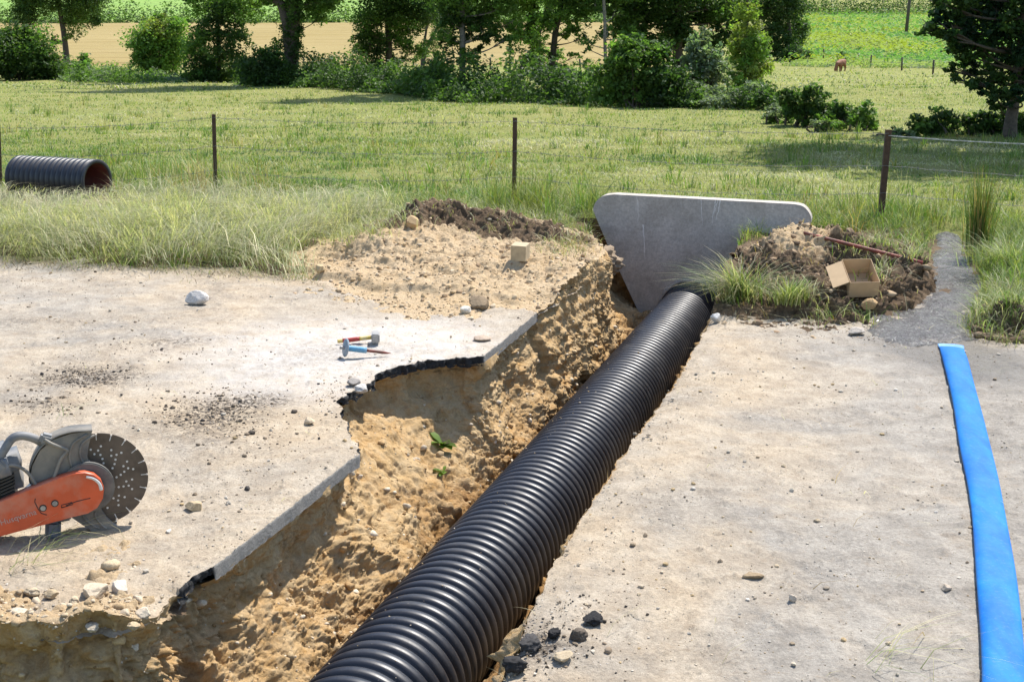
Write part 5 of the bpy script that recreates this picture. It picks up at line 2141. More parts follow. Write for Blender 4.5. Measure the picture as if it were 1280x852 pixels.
tree('alder_tree', 'dense alder with small twisted branches reaching nearly to the ground', 'tree', [(486, 104), (486, 60), (485, 20), (487, -20)], 9,
     [(455, 40, 11), (452, 58, 9, .8), (462, 24, 13), (497, 25, 13), (468, 78, 10, .8), (455, 88, 9, .8), (478, 92, 11), (505, 55, 9, .45), (525, 62, 9, .4), (505, 75, 9, .4), (480, 8, 16), (505, 5, 16), (530, 18, 13), (470, 50, 10, .7), (500, 42, 9, .6), (545, 12, 12), (480, -20, 28), (520, -20, 28), (455, 66, 8, .7)],
     0.105, [DARK, MIDG], 970, 11, 9, spread=2.6, low=14)
tree('slanting_tree', 'thin twin-stemmed tree slanting to the right', 'tree', [(526, 92), (533, 62), (545, 38), (558, 14), (570, -12)], 5,
     [(556, 12, 12, .7), (540, 2, 14), (575, 5, 13), (545, 52, 5, .4), (535, 30, 7, .4), (580, -20, 25)], 0.105, [MIDG, FRESH], 980, 9, 5,
     twin=[[(526, 90), (530, 58), (534, 32), (545, 8)]], low=8)
tree('ash_tree', 'straight ash with a clean lower trunk and drooping leafy boughs', 'tree', [(578, 119), (578, 80), (578, 40), (577, 0), (578, -40)], 8.5,
     [(572, 22, 15), (595, 18, 14), (560, 48, 8, .7), (605, 40, 9, .6), (590, 72, 7, .6), (598, 60, 6, .5), (620, 38, 11, .8), (632, 50, 9, .7), (612, 15, 13), (630, 8, 14), (560, 18, 13), (642, 30, 9, .6), (585, 45, 9, .7), (572, -20, 28), (610, -25, 28)],
     0.10, [MIDG, DARK, FRESH], 990, 11, 9, bark='palebark', spread=2.6, low=12)
tree('ivy_stemmed_tree', 'tree with a dark ivy-wrapped stem beside the leaning dead branch', 'tree', [(674, 107), (671, 75), (667, 40), (663, 0), (661, -40)], 9,
     [(645, 30, 10, .45), (652, 12, 11, .6), (680, 22, 9, .5), (648, -5, 14), (690, -2, 14), (655, 48, 7, .35), (670, -25, 28)], 0.105, [MIDG, FRESH], 1000, 11, 8, ivy=(7, 100, -10),
     twin=[[(642, 100), (652, 85), (663, 70), (668, 60)]], low=12)
tree('slim_dark_tree', 'slim dark-stemmed tree with open sprays of foliage', 'tree', [(688, 116), (690, 85), (693, 50), (698, 20), (706, -10)], 8.5,
     [(700, 20, 10, .6), (715, 12, 11, .7), (730, 20, 9, .5), (720, 38, 8, .4), (708, 42, 6, .35), (735, 5, 11), (685, 22, 8, .5), (715, -15, 25), (740, -15, 20), (728, 48, 6, .35)], 0.10, [MIDG, FRESH], 1010, 10, 7, ivy=(5, 112, 60), low=12)
tree('thin_pale_tree', 'thin pale-stemmed young tree in front of the yellow field', 'tree', [(758, 120), (757, 80), (756, 45), (755, 10), (755, -30)], 4.6,
     [(754, 8, 10), (768, 14, 8, .6), (740, 2, 9), (760, 35, 5, .35), (730, 82, 6, .3), (732, 60, 5, .3), (775, -15, 22), (750, -20, 20)], 0.095, [MIDG, FRESH], 1020, 9, 5, bark='palebark', low=5)
tree('broad_tree', 'large dark tree behind the broad bush in the middle of the hedgerow', 'tree', [(848, 118), (848, 85), (847, 50), (848, 10), (846, -30)], 13,
     [(790, 22, 18), (810, 8, 18), (830, 22, 16), (778, 40, 12, .8), (865, 12, 17), (885, 25, 14), (800, 45, 13, .9), (850, 30, 12), (900, 8, 16), (920, 20, 14), (905, 38, 12), (775, 8, 14), (850, -15, 30), (800, -20, 30), (910, -15, 28), (870, 45, 9), (800, 50, 14), (872, 58, 13), (900, 55, 12), (825, 55, 13), (785, 30, 14), (845, 40, 12)],
     0.11, [DARK, MIDG, DARK], 1030, 12, 12, yoff=1.5, spread=3.2, low=10)
bush('broad_bush', 'broad dark bush at the foot of the hedgerow below the large dark tree', 'bush', [(765, 90, 20), (790, 75, 22), (815, 88, 24), (838, 105, 22), (760, 116, 15), (785, 115, 20), (815, 122, 18), (845, 125, 14), (778, 58, 12), (800, 56, 11), (825, 66, 13), (868, 128, 11)], (805, 139), 0.10, [DARK, DARK, MIDG, FRESH], 1040)
bush('willow_shrub', 'grey-leaved willow shrub catching the light beside the broad bush', 'shrub', [(868, 60, 12), (880, 75, 14), (892, 92, 12), (872, 95, 12), (862, 80, 10), (880, 45, 9), (895, 62, 8), (885, 110, 12), (898, 122, 9), (875, 68, 14), (888, 82, 14), (870, 112, 12)], (880, 136), 0.09, [GREYG, (0.2, 0.25, 0.15), MIDG], 1050, dens=7)
tree('yellow_green_tree', 'young yellow-green tree with light airy foliage, right end of the tall hedgerow', 'tree', [(932, 128), (932, 100), (933, 60), (935, 25)], 4,
     [(922, 60, 11, .8), (940, 50, 12, .8), (950, 68, 9, .8), (930, 82, 11, .8), (948, 90, 10, .8), (918, 95, 9, .8), (938, 32, 10, .8), (925, 40, 9, .8), (945, 105, 7, .7), (955, 45, 7, .7), (930, 15, 11), (925, 108, 8, .7), (940, 70, 14, .9), (926, 75, 14, .9), (945, 55, 14, .9), (930, 45, 13, .9), (938, 95, 13, .9), (922, 105, 10, .8), (950, 85, 11, .8)], 0.085, [YEL, (0.25, 0.32, 0.065), FRESH], 1060, 5, 4, spread=1.2)
tree('far_dark_tree', 'far dark tree standing at the corner of the maize field', 'tree', [(990, 75), (988, 50), (985, 20), (985, -10)], 6,
     [(965, 18, 14), (985, 30, 14), (975, 50, 14), (992, 8, 15), (960, 38, 12), (985, 60, 11), (965, 65, 9), (950, 8, 14), (975, -10, 20)], 0.22, [DARK, DARK, MIDG], 1070, 9, 5)
bush('pale_far_bush', 'greyish bush on the field side of the far dark tree', 'bush', [(1000, 40, 9), (996, 52, 8), (1004, 30, 6)], (1000, 74), 0.18, [GREYG, MIDG], 1080)
bush('far_low_bush', 'low dark bush under the far dark tree', 'bush', [(992, 68, 8), (1006, 71, 7), (982, 70, 6)], (996, 78), 0.16, [DARK], 1090)
bush('far_low_bush', 'small dark bush just behind the grazing cow', 'bush', [(1052, 71, 4.5), (1051, 76, 4)], (1051, 80), 0.14, [DARK, MIDG], 1095, dens=12)
# --- right side, nearer
bush('hawthorn_bush', 'dark hawthorn bush, tallest of the three beside the dry ditch', 'bush', [(1000, 128, 16), (1018, 122, 14), (1030, 138, 14), (992, 142, 11), (1010, 145, 13), (985, 122, 10)], (1010, 160), 0.075, [DARK, DARK, MIDG], 1100)
bush('hawthorn_bush', 'low dark hawthorn between the tallest one and a round bush', 'bush', [(1050, 140, 11), (1062, 148, 10), (1040, 148, 10)], (1052, 164), 0.075, [DARK, DARK, MIDG], 1110)
bush('hawthorn_bush', 'round dark hawthorn just behind the leaning fence post', 'bush', [(1080, 146, 12), (1072, 154, 10), (1088, 155, 8)], (1080, 168), 0.075, [DARK, MIDG], 1120)
bush('nettle_clump', 'pale nettle clump in front of the tallest hawthorn', 'nettles', [(972, 140, 10), (985, 148, 9), (962, 146, 8)], (975, 158), 0.06, [GREYG, FRESH], 1130)
bush('nettle_clump', 'pale nettle clump in front of the low hawthorn', 'nettles', [(1035, 157, 8), (1048, 160, 7), (1022, 156, 8)], (1036, 167), 0.06, [GREYG, FRESH], 1135)
bush('nettle_clump', 'pale nettle clump growing out of the dry ditch', 'nettles', [(1122, 166, 7), (1134, 169, 6), (1112, 170, 5)], (1122, 176), 0.055, [GREYG, FRESH], 1138)
bush('dark_shrub', 'low spreading dark shrub left of the big shade tree', 'shrub', [(1150, 156, 12), (1168, 150, 13), (1185, 158, 12), (1165, 162, 10)], (1168, 174), 0.07, [DARK, MIDG], 1140)
bush('dark_shrub', 'low dark shrub directly behind the trunk of the big shade tree', 'shrub', [(1208, 158, 13), (1228, 152, 14), (1250, 156, 14), (1240, 164, 10), (1272, 158, 13), (1290, 155, 16)], (1238, 174), 0.07, [DARK, DARK], 1150)
tree('shade_tree', 'big dark shade tree with hanging boughs at the right edge of the meadow', 'tree', [(1260, 178), (1264, 150), (1269, 115), (1277, 60), (1283, 0), (1286, -50)], 14,
     [(1160, 36, 10), (1172, 24, 11), (1182, 42, 11), (1195, 62, 12), (1188, 84, 7, .8), (1192, 98, 5, .7), (1205, 38, 15), (1222, 58, 16), (1240, 40, 17), (1215, 85, 11), (1218, 103, 8, .8), (1237, 95, 13), (1242, 118, 11), (1258, 108, 13), (1262, 75, 18), (1250, 135, 7), (1228, 112, 7, .8),
      (1270, 122, 10), (1215, 15, 17), (1240, 10, 18), (1265, 30, 18), (1190, 12, 12), (1285, 60, 20), (1285, 100, 16), (1300, 30, 26), (1310, 80, 25), (1320, 110, 18), (1180, -5, 13), (1205, -15, 22), (1245, -25, 30), (1290, -25, 34), (1340, 20, 34), (1350, -30, 34), (1200, 50, 10), (1275, 90, 14)],
     0.085, [DARK, DARK, (0.03, 0.07, 0.03)], 1160, 9, 10, spread=2.8, dens=11)

# --- undergrowth along the stream, one mass
def strip(path, hgt, thick, n, size, cols, rg, uv=True):
    A = np.array([hit(u, v)[:2] for u, v in path]) if uv else np.array(path)
    L = np.concatenate([[0], np.cumsum(np.linalg.norm(np.diff(A, axis=0), axis=1))])
    t = rg.uniform(0, L[-1], n)
    c = np.stack([np.interp(t, L, A[:, k]) for k in (0, 1)], -1)
    c += np.stack([rg.normal(size=n) * 0.15, rg.uniform(-0.5, 0.5, n) * thick], -1)
    g = ground_z(c[:, 0], c[:, 1])
    q = xyz(c[:, 0], c[:, 1])
    hh = hgt * np.clip(0.62 + 1.7 * fbm(q * 0.8, 4, int(rg.integers(1e4))), 0.12, 2.0)
    z = g + hh * rg.uniform(0, 1, n) ** 0.7
    cc = np.clip(fbm(q * 1.3, 3, 3) * 1.2 + 0.5, 0, 0.999)
    t_ = np.array(cols)[(cc * len(cols)).astype(int)] * rg.uniform(0.75, 1.25, (n, 1))
    return leaf_mesh(np.concatenate([c, z[:, None]], 1), size * rg.uniform(0.6, 1.4, n), t_, 0.5, rg)


def stuff_leaves(name, parts):
    V, F, T, n0 = [], [], [], 0
    for v, f, t in parts:
        V.append(v)
        F.append(f + n0)
        T.append(t)
        n0 += len(v)
    o = mesh_obj(name, np.concatenate(V), [np.concatenate(F)], M['leaf'], None, False, dict(tint=np.concatenate(T)))
    tag(o, kind='stuff')
    return o


rg = np.random.default_rng(77)
stuff_leaves('undergrowth', [
    strip([(380, 108), (440, 112), (500, 117), (560, 122), (620, 125), (680, 128), (740, 133)], 1.0, 7.5, 42000, 0.14, [DARK, DARK, DARK, MIDG], rg),
    strip([(740, 134), (800, 137), (870, 139), (920, 140), (970, 142)], 0.45, 2.2, 16000, 0.10, [DARK, MIDG, GREYG], rg),
    strip([(95, 101), (160, 103), (240, 104)], 0.6, 6, 14000, 0.15, [MIDG, FRESH, GREYG], rg),
    strip([(45, 100), (100, 101)], 0.9, 4, 3500, 0.16, [MIDG, DARK], rg),
    strip([(640, 96), (720, 101), (760, 104)], 0.5, 6, 4500, 0.15, [FRESH, MIDG], rg),
    strip([(300, 108), (390, 112)], 0.5, 3, 4000, 0.12, [DARK, MIDG], rg),
])
# far hedges at the field ends
for (label, path, h_, th_, n, sz_, cols) in (
        ('long dark hedge between the wheat and the far green field', [(-200, 318), (-60, 322), (16, 330), (55, 340)], 4.0, 10, 40000, 0.5, [DARK, MIDG, MIDG]),
        ('far hedge along the top of the maize field', [(62, 398), (110, 402), (170, 405), (260, 410)], 6.5, 12, 36000, 0.55, [DARK, DARK, MIDG])):
    v, f, t = strip(path, h_, th_, n, sz_, cols, rg, False)
    o = mesh_obj('hedge', v, [f], M['leaf'], None, False, dict(tint=t))
    tag(o, label, 'hedge')
v1 = strip([(68, 384), (120, 388), (200, 392), (250, 395)], 1.6, 9, 5000, 0.7, [FRESH, GREYG, MIDG], rg, False)
v2 = strip([(-100, 137), (-40, 136), (0, 135), (14, 135)], 0.55, 4, 5000, 0.2, [FRESH, YEL, MIDG], rg, False)
v3 = strip([(26, 140), (45, 130), (68, 117)], 0.7, 3, 5000, 0.2, [YEL, FRESH, GREYG], rg, False)
stuff_leaves('field_margin', [v1, v2, v3])

# maize plants
n = 30000
yy = 124 * (395 / 124) ** rg.uniform(0, 1, n)
xx = yy * rg.uniform(0.17, 0.56, n)
ok = (xx > 27 + (yy - 142) * 0.195) & (yy > 142 - (xx - 27) * 0.56 + 1.5)
xx, yy = xx[ok], yy[ok]
nz = fbm(xyz(xx, yy) * 0.045, 3, 9) + 0.5 * fbm(xyz(xx, yy) * 0.25, 2, 10)
cols = np.where((nz > 0.05)[:, None], np.array([[0.27, 0.31, 0.05]]), np.array([[0.13, 0.26, 0.075]])) * rg.uniform(0.75, 1.25, (len(xx), 1))
zz = ground_z(xx, yy) + 0.35 + rg.uniform(0, 0.55, len(xx))
v, f, t = leaf_mesh(np.stack([xx, yy, zz], -1), 0.55 * rg.uniform(0.7, 1.3, len(xx)) * (yy / 180) ** 0.5, cols, 0.9, rg, 0.45)
o = mesh_obj('maize_plants', v, [f], M['leaf'], None, False, dict(tint=t))
tag(o, kind='stuff')

# ------------------------------------------------------------------ far fences, pole, cow
M['oldwood'] = m_plain('old_fence_wood', (0.085, 0.07, 0.052), 0.9, 0, 0.3, 8)


def far_fence(label, pts, hgt, wires=2, r_=0.075):
    b0 = np.array([pts[0][0], pts[0][1], float(ground_z(pts[0][0], pts[0][1]))])
    root = empty('field_fence', b0)
    tag(root, label, 'fence')
    tops = []
    for (x_, y_) in pts:
        g_ = float(ground_z(x_, y_))
        lx, ly = RNG.normal() * 0.05, RNG.normal() * 0.05
        hh = hgt * RNG.uniform(0.9, 1.12)
        P = np.array([[x_, y_, g_ - 0.3], [x_ + lx * 0.5, y_ + ly * 0.5, g_ + hh * 0.5], [x_ + lx, y_ + ly, g_ + hh]])
        Acc().tube(P - b0, r_, 8).build('post', M['oldwood'], root)
        tops.append(P[-1])
    for k in range(wires):
        P = np.array(tops) - np.array([0, 0, 0.12 + 0.4 * k]) - b0
        Acc().tube(P, 0.008, 4, False).build('wire', M['wire'], root)


mz = [hit(u, v) for u, v in ((1029, 77), (1051, 79), (1088, 84), (1127, 89), (1166, 94), (1205, 100), (1250, 106), (1300, 113))]
far_fence('old post and wire fence in front of the bright green maize', [p[:2] for p in mz], 1.15)
far_fence('old post and wire fence along the near side of the wheat field', [hit(u, v)[:2] for u, v in ((330, 84.5), (380, 84), (409, 85), (431, 84.5), (468, 84), (517, 85), (547, 86), (559, 86), (613, 86), (645, 87), (726, 89), (790, 90))], 0.95)
pb = hit(1132, 46)
pole = Acc().tube(np.array([[0, 0, -0.5], [0.18, 0, 4], [0.42, 0, 9.0]]), np.array([0.28, 0.25, 0.2]), 10).build('utility_pole', M['oldwood'])
pole.location = pb
tag(pole, 'lone wooden pole leaning a little in the maize field', 'pole')


def skin_body(verts, edges, radii, sub=2):
    me = bpy.data.meshes.new('body')
    me.from_pydata(verts, edges, [])
    o = bpy.data.objects.new('tmp', me)
    COL.objects.link(o)
    m = o.modifiers.new('s', 'SKIN')
    for k, r_ in enumerate(radii):
        me.skin_vertices[0].data[k].radius = (r_, r_) if isinstance(r_, (int, float)) else r_
    me.skin_vertices[0].data[0].use_root = True
    s = o.modifiers.new('u', 'SUBSURF')
    s.levels = s.render_levels = sub
    bpy.context.view_layer.update()
    em = bpy.data.meshes.new_from_object(o.evaluated_get(bpy.context.evaluated_depsgraph_get()))
    bpy.data.objects.remove(o)
    for p in em.polygons:
        p.use_smooth = True
    return em


cv = [(0, 0, 0.98), (0.45, 0, 0.95), (0.85, 0, 0.97), (1.12, 0, 0.88), (1.38, 0, 0.55), (1.50, 0, 0.28), (1.60, 0, 0.10), (-0.3, 0, 0.98),
      (0.78, 0.17, 0.62), (0.80, 0.17, 0.33), (0.80, 0.17, 0.03), (0.78, -0.17, 0.62), (0.72, -0.17, 0.33), (0.74, -0.17, 0.03),
      (-0.28, 0.2, 0.70), (-0.40, 0.19, 0.42), (-0.34, 0.19, 0.03), (-0.28, -0.2, 0.70), (-0.36, -0.19, 0.42), (-0.26, -0.19, 0.03),
      (-0.46, 0, 0.95), (-0.50, 0, 0.55), (1.42, 0.16, 0.42), (1.42, -0.16, 0.42)]
ce = [(0, 1), (1, 2), (2, 3), (3, 4), (4, 5), (5, 6), (0, 7), (2, 8), (8, 9), (9, 10), (2, 11), (11, 12), (12, 13), (7, 14), (14, 15), (15, 16), (7, 17), (17, 18), (18, 19), (7, 20), (20, 21), (5, 22), (5, 23)]
cr = [0.36, 0.37, 0.32, 0.21, 0.14, 0.13, 0.08, 0.30, 0.11, 0.075, 0.07, 0.11, 0.075, 0.07, 0.17, 0.085, 0.07, 0.17, 0.085, 0.07, 0.06, 0.03, 0.035, 0.035]
cm = skin_body(cv, ce, cr)
cm.materials.append(m_plain('red_brown_hide', (0.21, 0.082, 0.034), 0.75, 0, 0.2, 3))
cow = bpy.data.objects.new('cow', cm)
COL.objects.link(cow)
cp_ = hit(1052, 90)
cow.location = cp_
cow.rotation_euler = (0, 0, R(232))
cow.scale = (0.82, 0.82, 0.82)
tag(cow, 'red-brown cow grazing head down in the far pasture', 'cow')

# ------------------------------------------------------------------ grass
def blades(P, h, wd, lean, az, tint, rg=RNG):
    n = len(P)
    dr = np.stack([np.cos(az), np.sin(az), np.zeros(n)], -1)
    sd_ = np.stack([-np.sin(az + rg.normal(size=n) * 0.5), np.cos(az + rg.normal(size=n) * 0.5), np.zeros(n)], -1)
    V = np.zeros((n, 7, 3))
    for k, (t, w_) in enumerate(((0.0, 1.0), (0.4, 0.85), (0.75, 0.55))):
        c = P + dr * (h * lean * t * t * 0.85)[:, None]
        c[:, 2] += h * (t - 0.42 * np.minimum(lean, 1.6) * t * t)
        V[:, 2 * k] = c + sd_ * (wd * w_ / 2)[:, None]
        V[:, 2 * k + 1] = c - sd_ * (wd * w_ / 2)[:, None]
    c = P + dr * (h * lean * 0.85 + 0)[:, None]
    c[:, 2] += h * (1 - 0.42 * np.minimum(lean, 1.6))
    V[:, 6] = c
    i = (np.arange(n) * 7)[:, None]
    Q = np.concatenate([i + np.array([[0, 1, 3, 2]]), i + np.array([[2, 3, 5, 4]])])
    T = i + np.array([[4, 5, 6]])
    return V.reshape(-1, 3), Q, T, np.repeat(tint, 7, 0)


G_STRAW = np.array([0.54, 0.48, 0.31])
G_PALE = np.array([0.38, 0.40, 0.215])
G_GREEN = np.array([0.145, 0.235, 0.05])
G_YEL = np.array([0.265, 0.285, 0.075])
G_DRY = np.array([0.40, 0.275, 0.11])
G_DEEP = np.array([0.085, 0.155, 0.032])


class Grass:
    short = None

    def __init__(s):
        s.V, s.Q, s.T, s.C, s.n = [], [], [], [], 0

    def add(s, P, h, wd, lean, az, tint, rg=RNG):
        if s.short is not None:
            h = h * s.short(P)
        V, Q, T, C = blades(P, h, wd, lean, az, tint, rg)
        s.V.append(V)
        s.Q.append(Q + s.n)
        s.T.append(T + s.n)
        s.C.append(C)
        s.n += len(V)

    def build(s, name, parent=None, origin=None):
        V = np.concatenate(s.V)
        if origin is not None:
            V = V - origin
        return mesh_obj(name, V, [np.concatenate(s.Q), np.concatenate(s.T)], M['grassblade'], parent, True, dict(tint=np.concatenate(s.C)))


def mixcol(rg, n, cols, wts, sel=None):
    w_ = np.array(wts, float)
    w_ = w_ / w_.sum()
    if sel is None:
        k = rg.choice(len(cols), n, p=w_)
    else:
        k = np.searchsorted(np.cumsum(w_), np.clip(sel, 0, 0.9999))
    return np.array(cols)[k] * rg.uniform(0.58, 1.32, (n, 1))


def heap_cover(x, y):
    """1 where a heap stands"""
    m = np.zeros(len(x), bool)
    for P, H in ((HLP, HLh), (HRP, HRh), (HBP, HBh)):
        x0, x1, y0, y1 = P[..., 0].min(), P[..., 0].max(), P[..., 1].min(), P[..., 1].max()
        ny, nx = H.shape
        ix = ((x - x0) / (x1 - x0) * (nx - 1)).astype(int)
        iy = ((y - y0) / (y1 - y0) * (ny - 1)).astype(int)
        o = (ix >= 0) & (ix < nx) & (iy >= 0) & (iy < ny)
        m[o] |= H[iy[o], ix[o]] > 0.005
    for poly in (((392, 345), (452, 292), (500, 268), (560, 262), (700, 300), (770, 300), (760, 400), (560, 430), (420, 385)),
                 ((895, 352), (930, 300), (1000, 282), (1100, 286), (1160, 303), (1186, 340), (1180, 400), (1100, 440), (960, 440), (880, 405))):
        m |= in_poly(x, y, np.array([gp(u, v)[:2] for u, v in poly]))
    return m


wall_a = WC[:2] + AXN * 1.05
wall_b = WC[:2] - AXN * 1.05


def free(x, y, margin=0.0):
    ok = ~in_poly(x, y, TP) & (verge_edge(x, y) > margin) & ~heap_cover(x, y)
    ok &= stream_d(x, y) > 0.17
    # not inside the headwall
    s_ = (np.stack([x, y], -1) - WC[:2]) @ AXU
    l_ = (np.stack([x, y], -1) - WC[:2]) @ AXN
    ok &= ~((s_ > -0.12) & (s_ < 0.16) & (np.abs(l_) < 1.0))
    # not through the pipe offcut
    dd = (np.stack([x, y], -1) - c0[:2])
    a_ = dd @ cdir[:2]
    b_ = dd @ np.array([-cdir[1], cdir[0]])
    ok &= ~((a_ > -0.02) & (a_ < 1.06) & (np.abs(b_) < 0.24))
    ok &= ~((a_ > 0.5) & (a_ < 1.5) & (b_ < 0.1) & (b_ > -0.62))
    return ok


def trodden(P):
    """shorter growth before the offcut"""
    dd = P[:, :2] - c0[:2]
    a_ = dd @ cdir[:2]
    b_ = dd @ np.array([-cdir[1], cdir[0]])
    return np.where((a_ > -0.3) & (a_ < 1.9) & (b_ < 0.1) & (b_ > -1.9), 0.42, 1.0)


def swirl(x, y, rg):
    """direction in which the cut growth lies, by patches"""
    q = xyz(x, y)
    return 5.0 * fbm(q * 0.9, 3, 66) + 2.5 * fbm(q * 3.0, 2, 67) + rg.normal(size=len(x)) * 0.75


GR = Grass()
GR.short = trodden
rg = np.random.default_rng(5)


def tufts(G, cx, cy, nper, rad, h0, h1, wd, lean0, lean1, cols, wts, rg, outward=0.6, zoff=0.0, zfun=None):
    n = len(cx)
    k = np.repeat(np.arange(n), nper)
    a = rg.uniform(0, 2 * np.pi, len(k))
    rr = np.abs(rg.normal(size=len(k))) * rad
    x = cx[k] + np.cos(a) * rr
    y = cy[k] + np.sin(a) * rr
    m = free(x, y, -0.12) if zfun is None else np.ones(len(x), bool)
    x, y, a, k = x[m], y[m], a[m], k[m]
    z = (ground_z(x, y) if zfun is None else zfun(x, y)) - 0.015 + zoff
    az = np.where(rg.uniform(0, 1, len(x)) < outward, a + rg.normal(size=len(x)) * 0.5, rg.uniform(0, 2 * np.pi, len(x)))
    th_ = rg.uniform(0.7, 1.25, n)[k]
    h = rg.uniform(h0, h1, len(x)) * th_
    ts = rg.uniform(0, 1, n)[k] * 0.65 + rg.uniform(0, 1, len(x)) * 0.35
    c = mixcol(rg, len(x), cols, wts, ts)
    G.add(np.stack([x, y, z], -1), h, wd * rg.uniform(0.6, 1.3, len(x)), rg.uniform(lean0, lean1, len(x)), az, c, rg)


def region(n, x0, x1, s0, s1, rg, margin=0.0, wf=None):
    x = rg.uniform(x0, x1, n)
    s = rg.uniform(s0, s1, n)
    y = (s - SN[0] * x) / SN[1]
    m = free(x, y, margin) & (np.abs(x) < 0.43 * y + 0.9)
    if wf is not None:
        m &= rg.uniform(0, 1, n) < wf(x, y)
    return x[m], y[m]


# left verge: pale flattened swathe with green below
x, y = region(1150, -6.6, 1.3, 8.75, 12.9, rg, 0.06)
k_ = fbm(xyz(x, y) * 1.2, 3, 68)
for m_, cols_, wts_ in ((k_ > 0.12, [G_GREEN, G_YEL, G_DEEP, G_PALE], [2, 1.4, 1, 0.8]), (k_ <= 0.12, [G_STRAW, G_PALE, G_YEL, G_GREEN], [1.5, 3.2, 1.1, 0.7])):
    tufts(GR, x[m_], y[m_], 34, 0.10, 0.08, 0.22, 0.0046, 0.7, 2.1, cols_, wts_, rg)
x, y = region(34000, -6.6, 1.3, 8.7, 13.4, rg, 0.03)
z = ground_z(x, y) - 0.01
GR.add(np.stack([x, y, z], -1), rg.uniform(0.06, 0.2, len(x)), 0.0045 * rg.uniform(0.7, 1.3, len(x)), rg.uniform(0.3, 1.5, len(x)), rg.uniform(0, 6.28, len(x)),
       mixcol(rg, len(x), [G_GREEN, G_YEL, G_PALE, G_STRAW, G_DEEP], [1.6, 1.8, 2, 0.5, 0.7], np.clip(0.5 + 0.55 * fbm(xyz(x, y) * 1.1, 3, 15) + rg.normal(size=len(x)) * 0.22, 0, 1)), rg)
# long bleached hay lying in the swathe
x, y = region(19000, -6.6, -0.9, 8.75, 11.9, rg, 0.05)
z = ground_z(x, y) + rg.uniform(0.02, 0.16, len(x))
GR.add(np.stack([x, y, z], -1), rg.uniform(0.16, 0.38, len(x)), 0.0042 * rg.uniform(0.6, 1.3, len(x)), rg.uniform(1.3, 2.1, len(x)), swirl(x, y, rg),
       mixcol(rg, len(x), [G_STRAW, G_PALE, G_STRAW * 1.2], [1, 2, 0.8]), rg)
# right verge
x, y = region(1300, 1.0, 6.6, 8.35, 12.9, rg, 0.04)
tufts(GR, x, y, 34, 0.085, 0.09, 0.24, 0.0044, 0.4, 1.5, [G_PALE, G_YEL, G_GREEN, G_DEEP], [0.9, 2.0, 2.4, 0.8], rg)
x, y = region(26000, 1.0, 6.6, 8.35, 13.4, rg, 0.0)
z = ground_z(x, y) - 0.01
GR.add(np.stack([x, y, z], -1), rg.uniform(0.05, 0.17, len(x)), 0.0045 * rg.uniform(0.7, 1.3, len(x)), rg.uniform(0.3, 1.4, len(x)), rg.uniform(0, 6.28, len(x)),
       mixcol(rg, len(x), [G_GREEN, G_YEL, G_PALE, G_STRAW, G_DEEP], [2.6, 2, 0.9, 0.3, 1]), rg)
# taller uncut growth in a band under the fence
x, y = region(520, -7.5, 7.0, 12.2, 13.6, rg, 0.0, lambda x, y: np.clip(0.35 + 1.2 * fbm(xyz(x, y) * 0.8, 3, 55), 0.05, 1))
tufts(GR, x, y, 46, 0.09, 0.12, 0.33, 0.0048, 0.2, 1.2, [G_STRAW, G_DRY, G_YEL, G_GREEN, G_DEEP], [1, 0.8, 1.6, 2.2, 1], rg)
for (u, v, cnt, col, wt_) in ((268, 250, 10, [G_DRY, G_STRAW, G_GREEN, G_DEEP], [2, 1, 1.2, 1]), (320, 250, 9, [G_DRY, G_STRAW, G_GREEN, G_DEEP], [2, 1, 1.5, 1]), (165, 238, 6, [G_DEEP, G_GREEN, G_YEL], [1, 1.5, 1]),
                              (205, 232, 6, [G_DRY, G_STRAW, G_GREEN], [2, 1, 1]), (690, 276, 8, [G_GREEN, G_YEL, G_DEEP], [2, 2, 1]), (670, 268, 5, [G_GREEN, G_YEL], [1, 1]), (1065, 275, 7, [G_STRAW, G_GREEN, G_YEL], [1, 1, 2]), (1130, 270, 5, [G_STRAW, G_YEL], [1, 2])):
    p = hit(u, v)
    x = p[0] + rg.normal(size=cnt) * 0.24
    y = p[1] + rg.normal(size=cnt) * 0.14
    tufts(GR, x, y, 52, 0.08, 0.14, 0.46, 0.0048, 0.05, 0.9, col, wt_, rg)
# shaggy edge hanging over the front of the offcut
p = hit(50, 262)
x = p[0] + rg.uniform(-0.6, 0.4, 18)
y = p[1] - 0.42 + rg.uniform(-0.1, 0.16, 18) - (x - p[0]) * 0.42
tufts(GR, x, y, 42, 0.07, 0.12, 0.30, 0.005, 0.1, 0.9, [G_STRAW, G_PALE, G_YEL], [1, 2, 1], rg)
o = GR.build('verge_grass')
tag(o, kind='stuff')

# meadow
GM = Grass()


def meadow(n, y0, y1, h0, h1, wd, k=0.42, c=1.0, pw=1.0):
    y = y0 * (y1 / y0) ** (rg.uniform(0, 1, n) ** pw)
    x = rg.uniform(-1, 1, n) * (k * y + c)
    m = (sroad(x, y) > 12.8) & (stream_d(x, y) > 0.2)
    x, y = x[m], y[m]
    q = xyz(x, y)
    sel = np.clip(0.5 + 0.85 * fbm(q * 0.4, 4, 19) + 0.35 * fbm(q * 2.2, 2, 20) + rg.normal(size=len(x)) * 0.18, 0, 1)
    h = rg.uniform(h0, h1, len(x)) * np.clip(0.9 + 0.9 * fbm(q * 0.9, 3, 22), 0.4, 2)
    z = ground_z(x, y) - 0.01
    GM.add(np.stack([x, y, z], -1), h, wd * rg.uniform(0.6, 1.4, len(x)) * (y / y0) ** 0.8, rg.uniform(0.6, 1.9, len(x)), rg.uniform(0, 6.28, len(x)),
           mixcol(rg, len(x), [G_DEEP, G_GREEN, G_YEL, G_PALE, G_STRAW], [0.5, 1.7, 2.4, 1.5, 0.7], sel), rg)


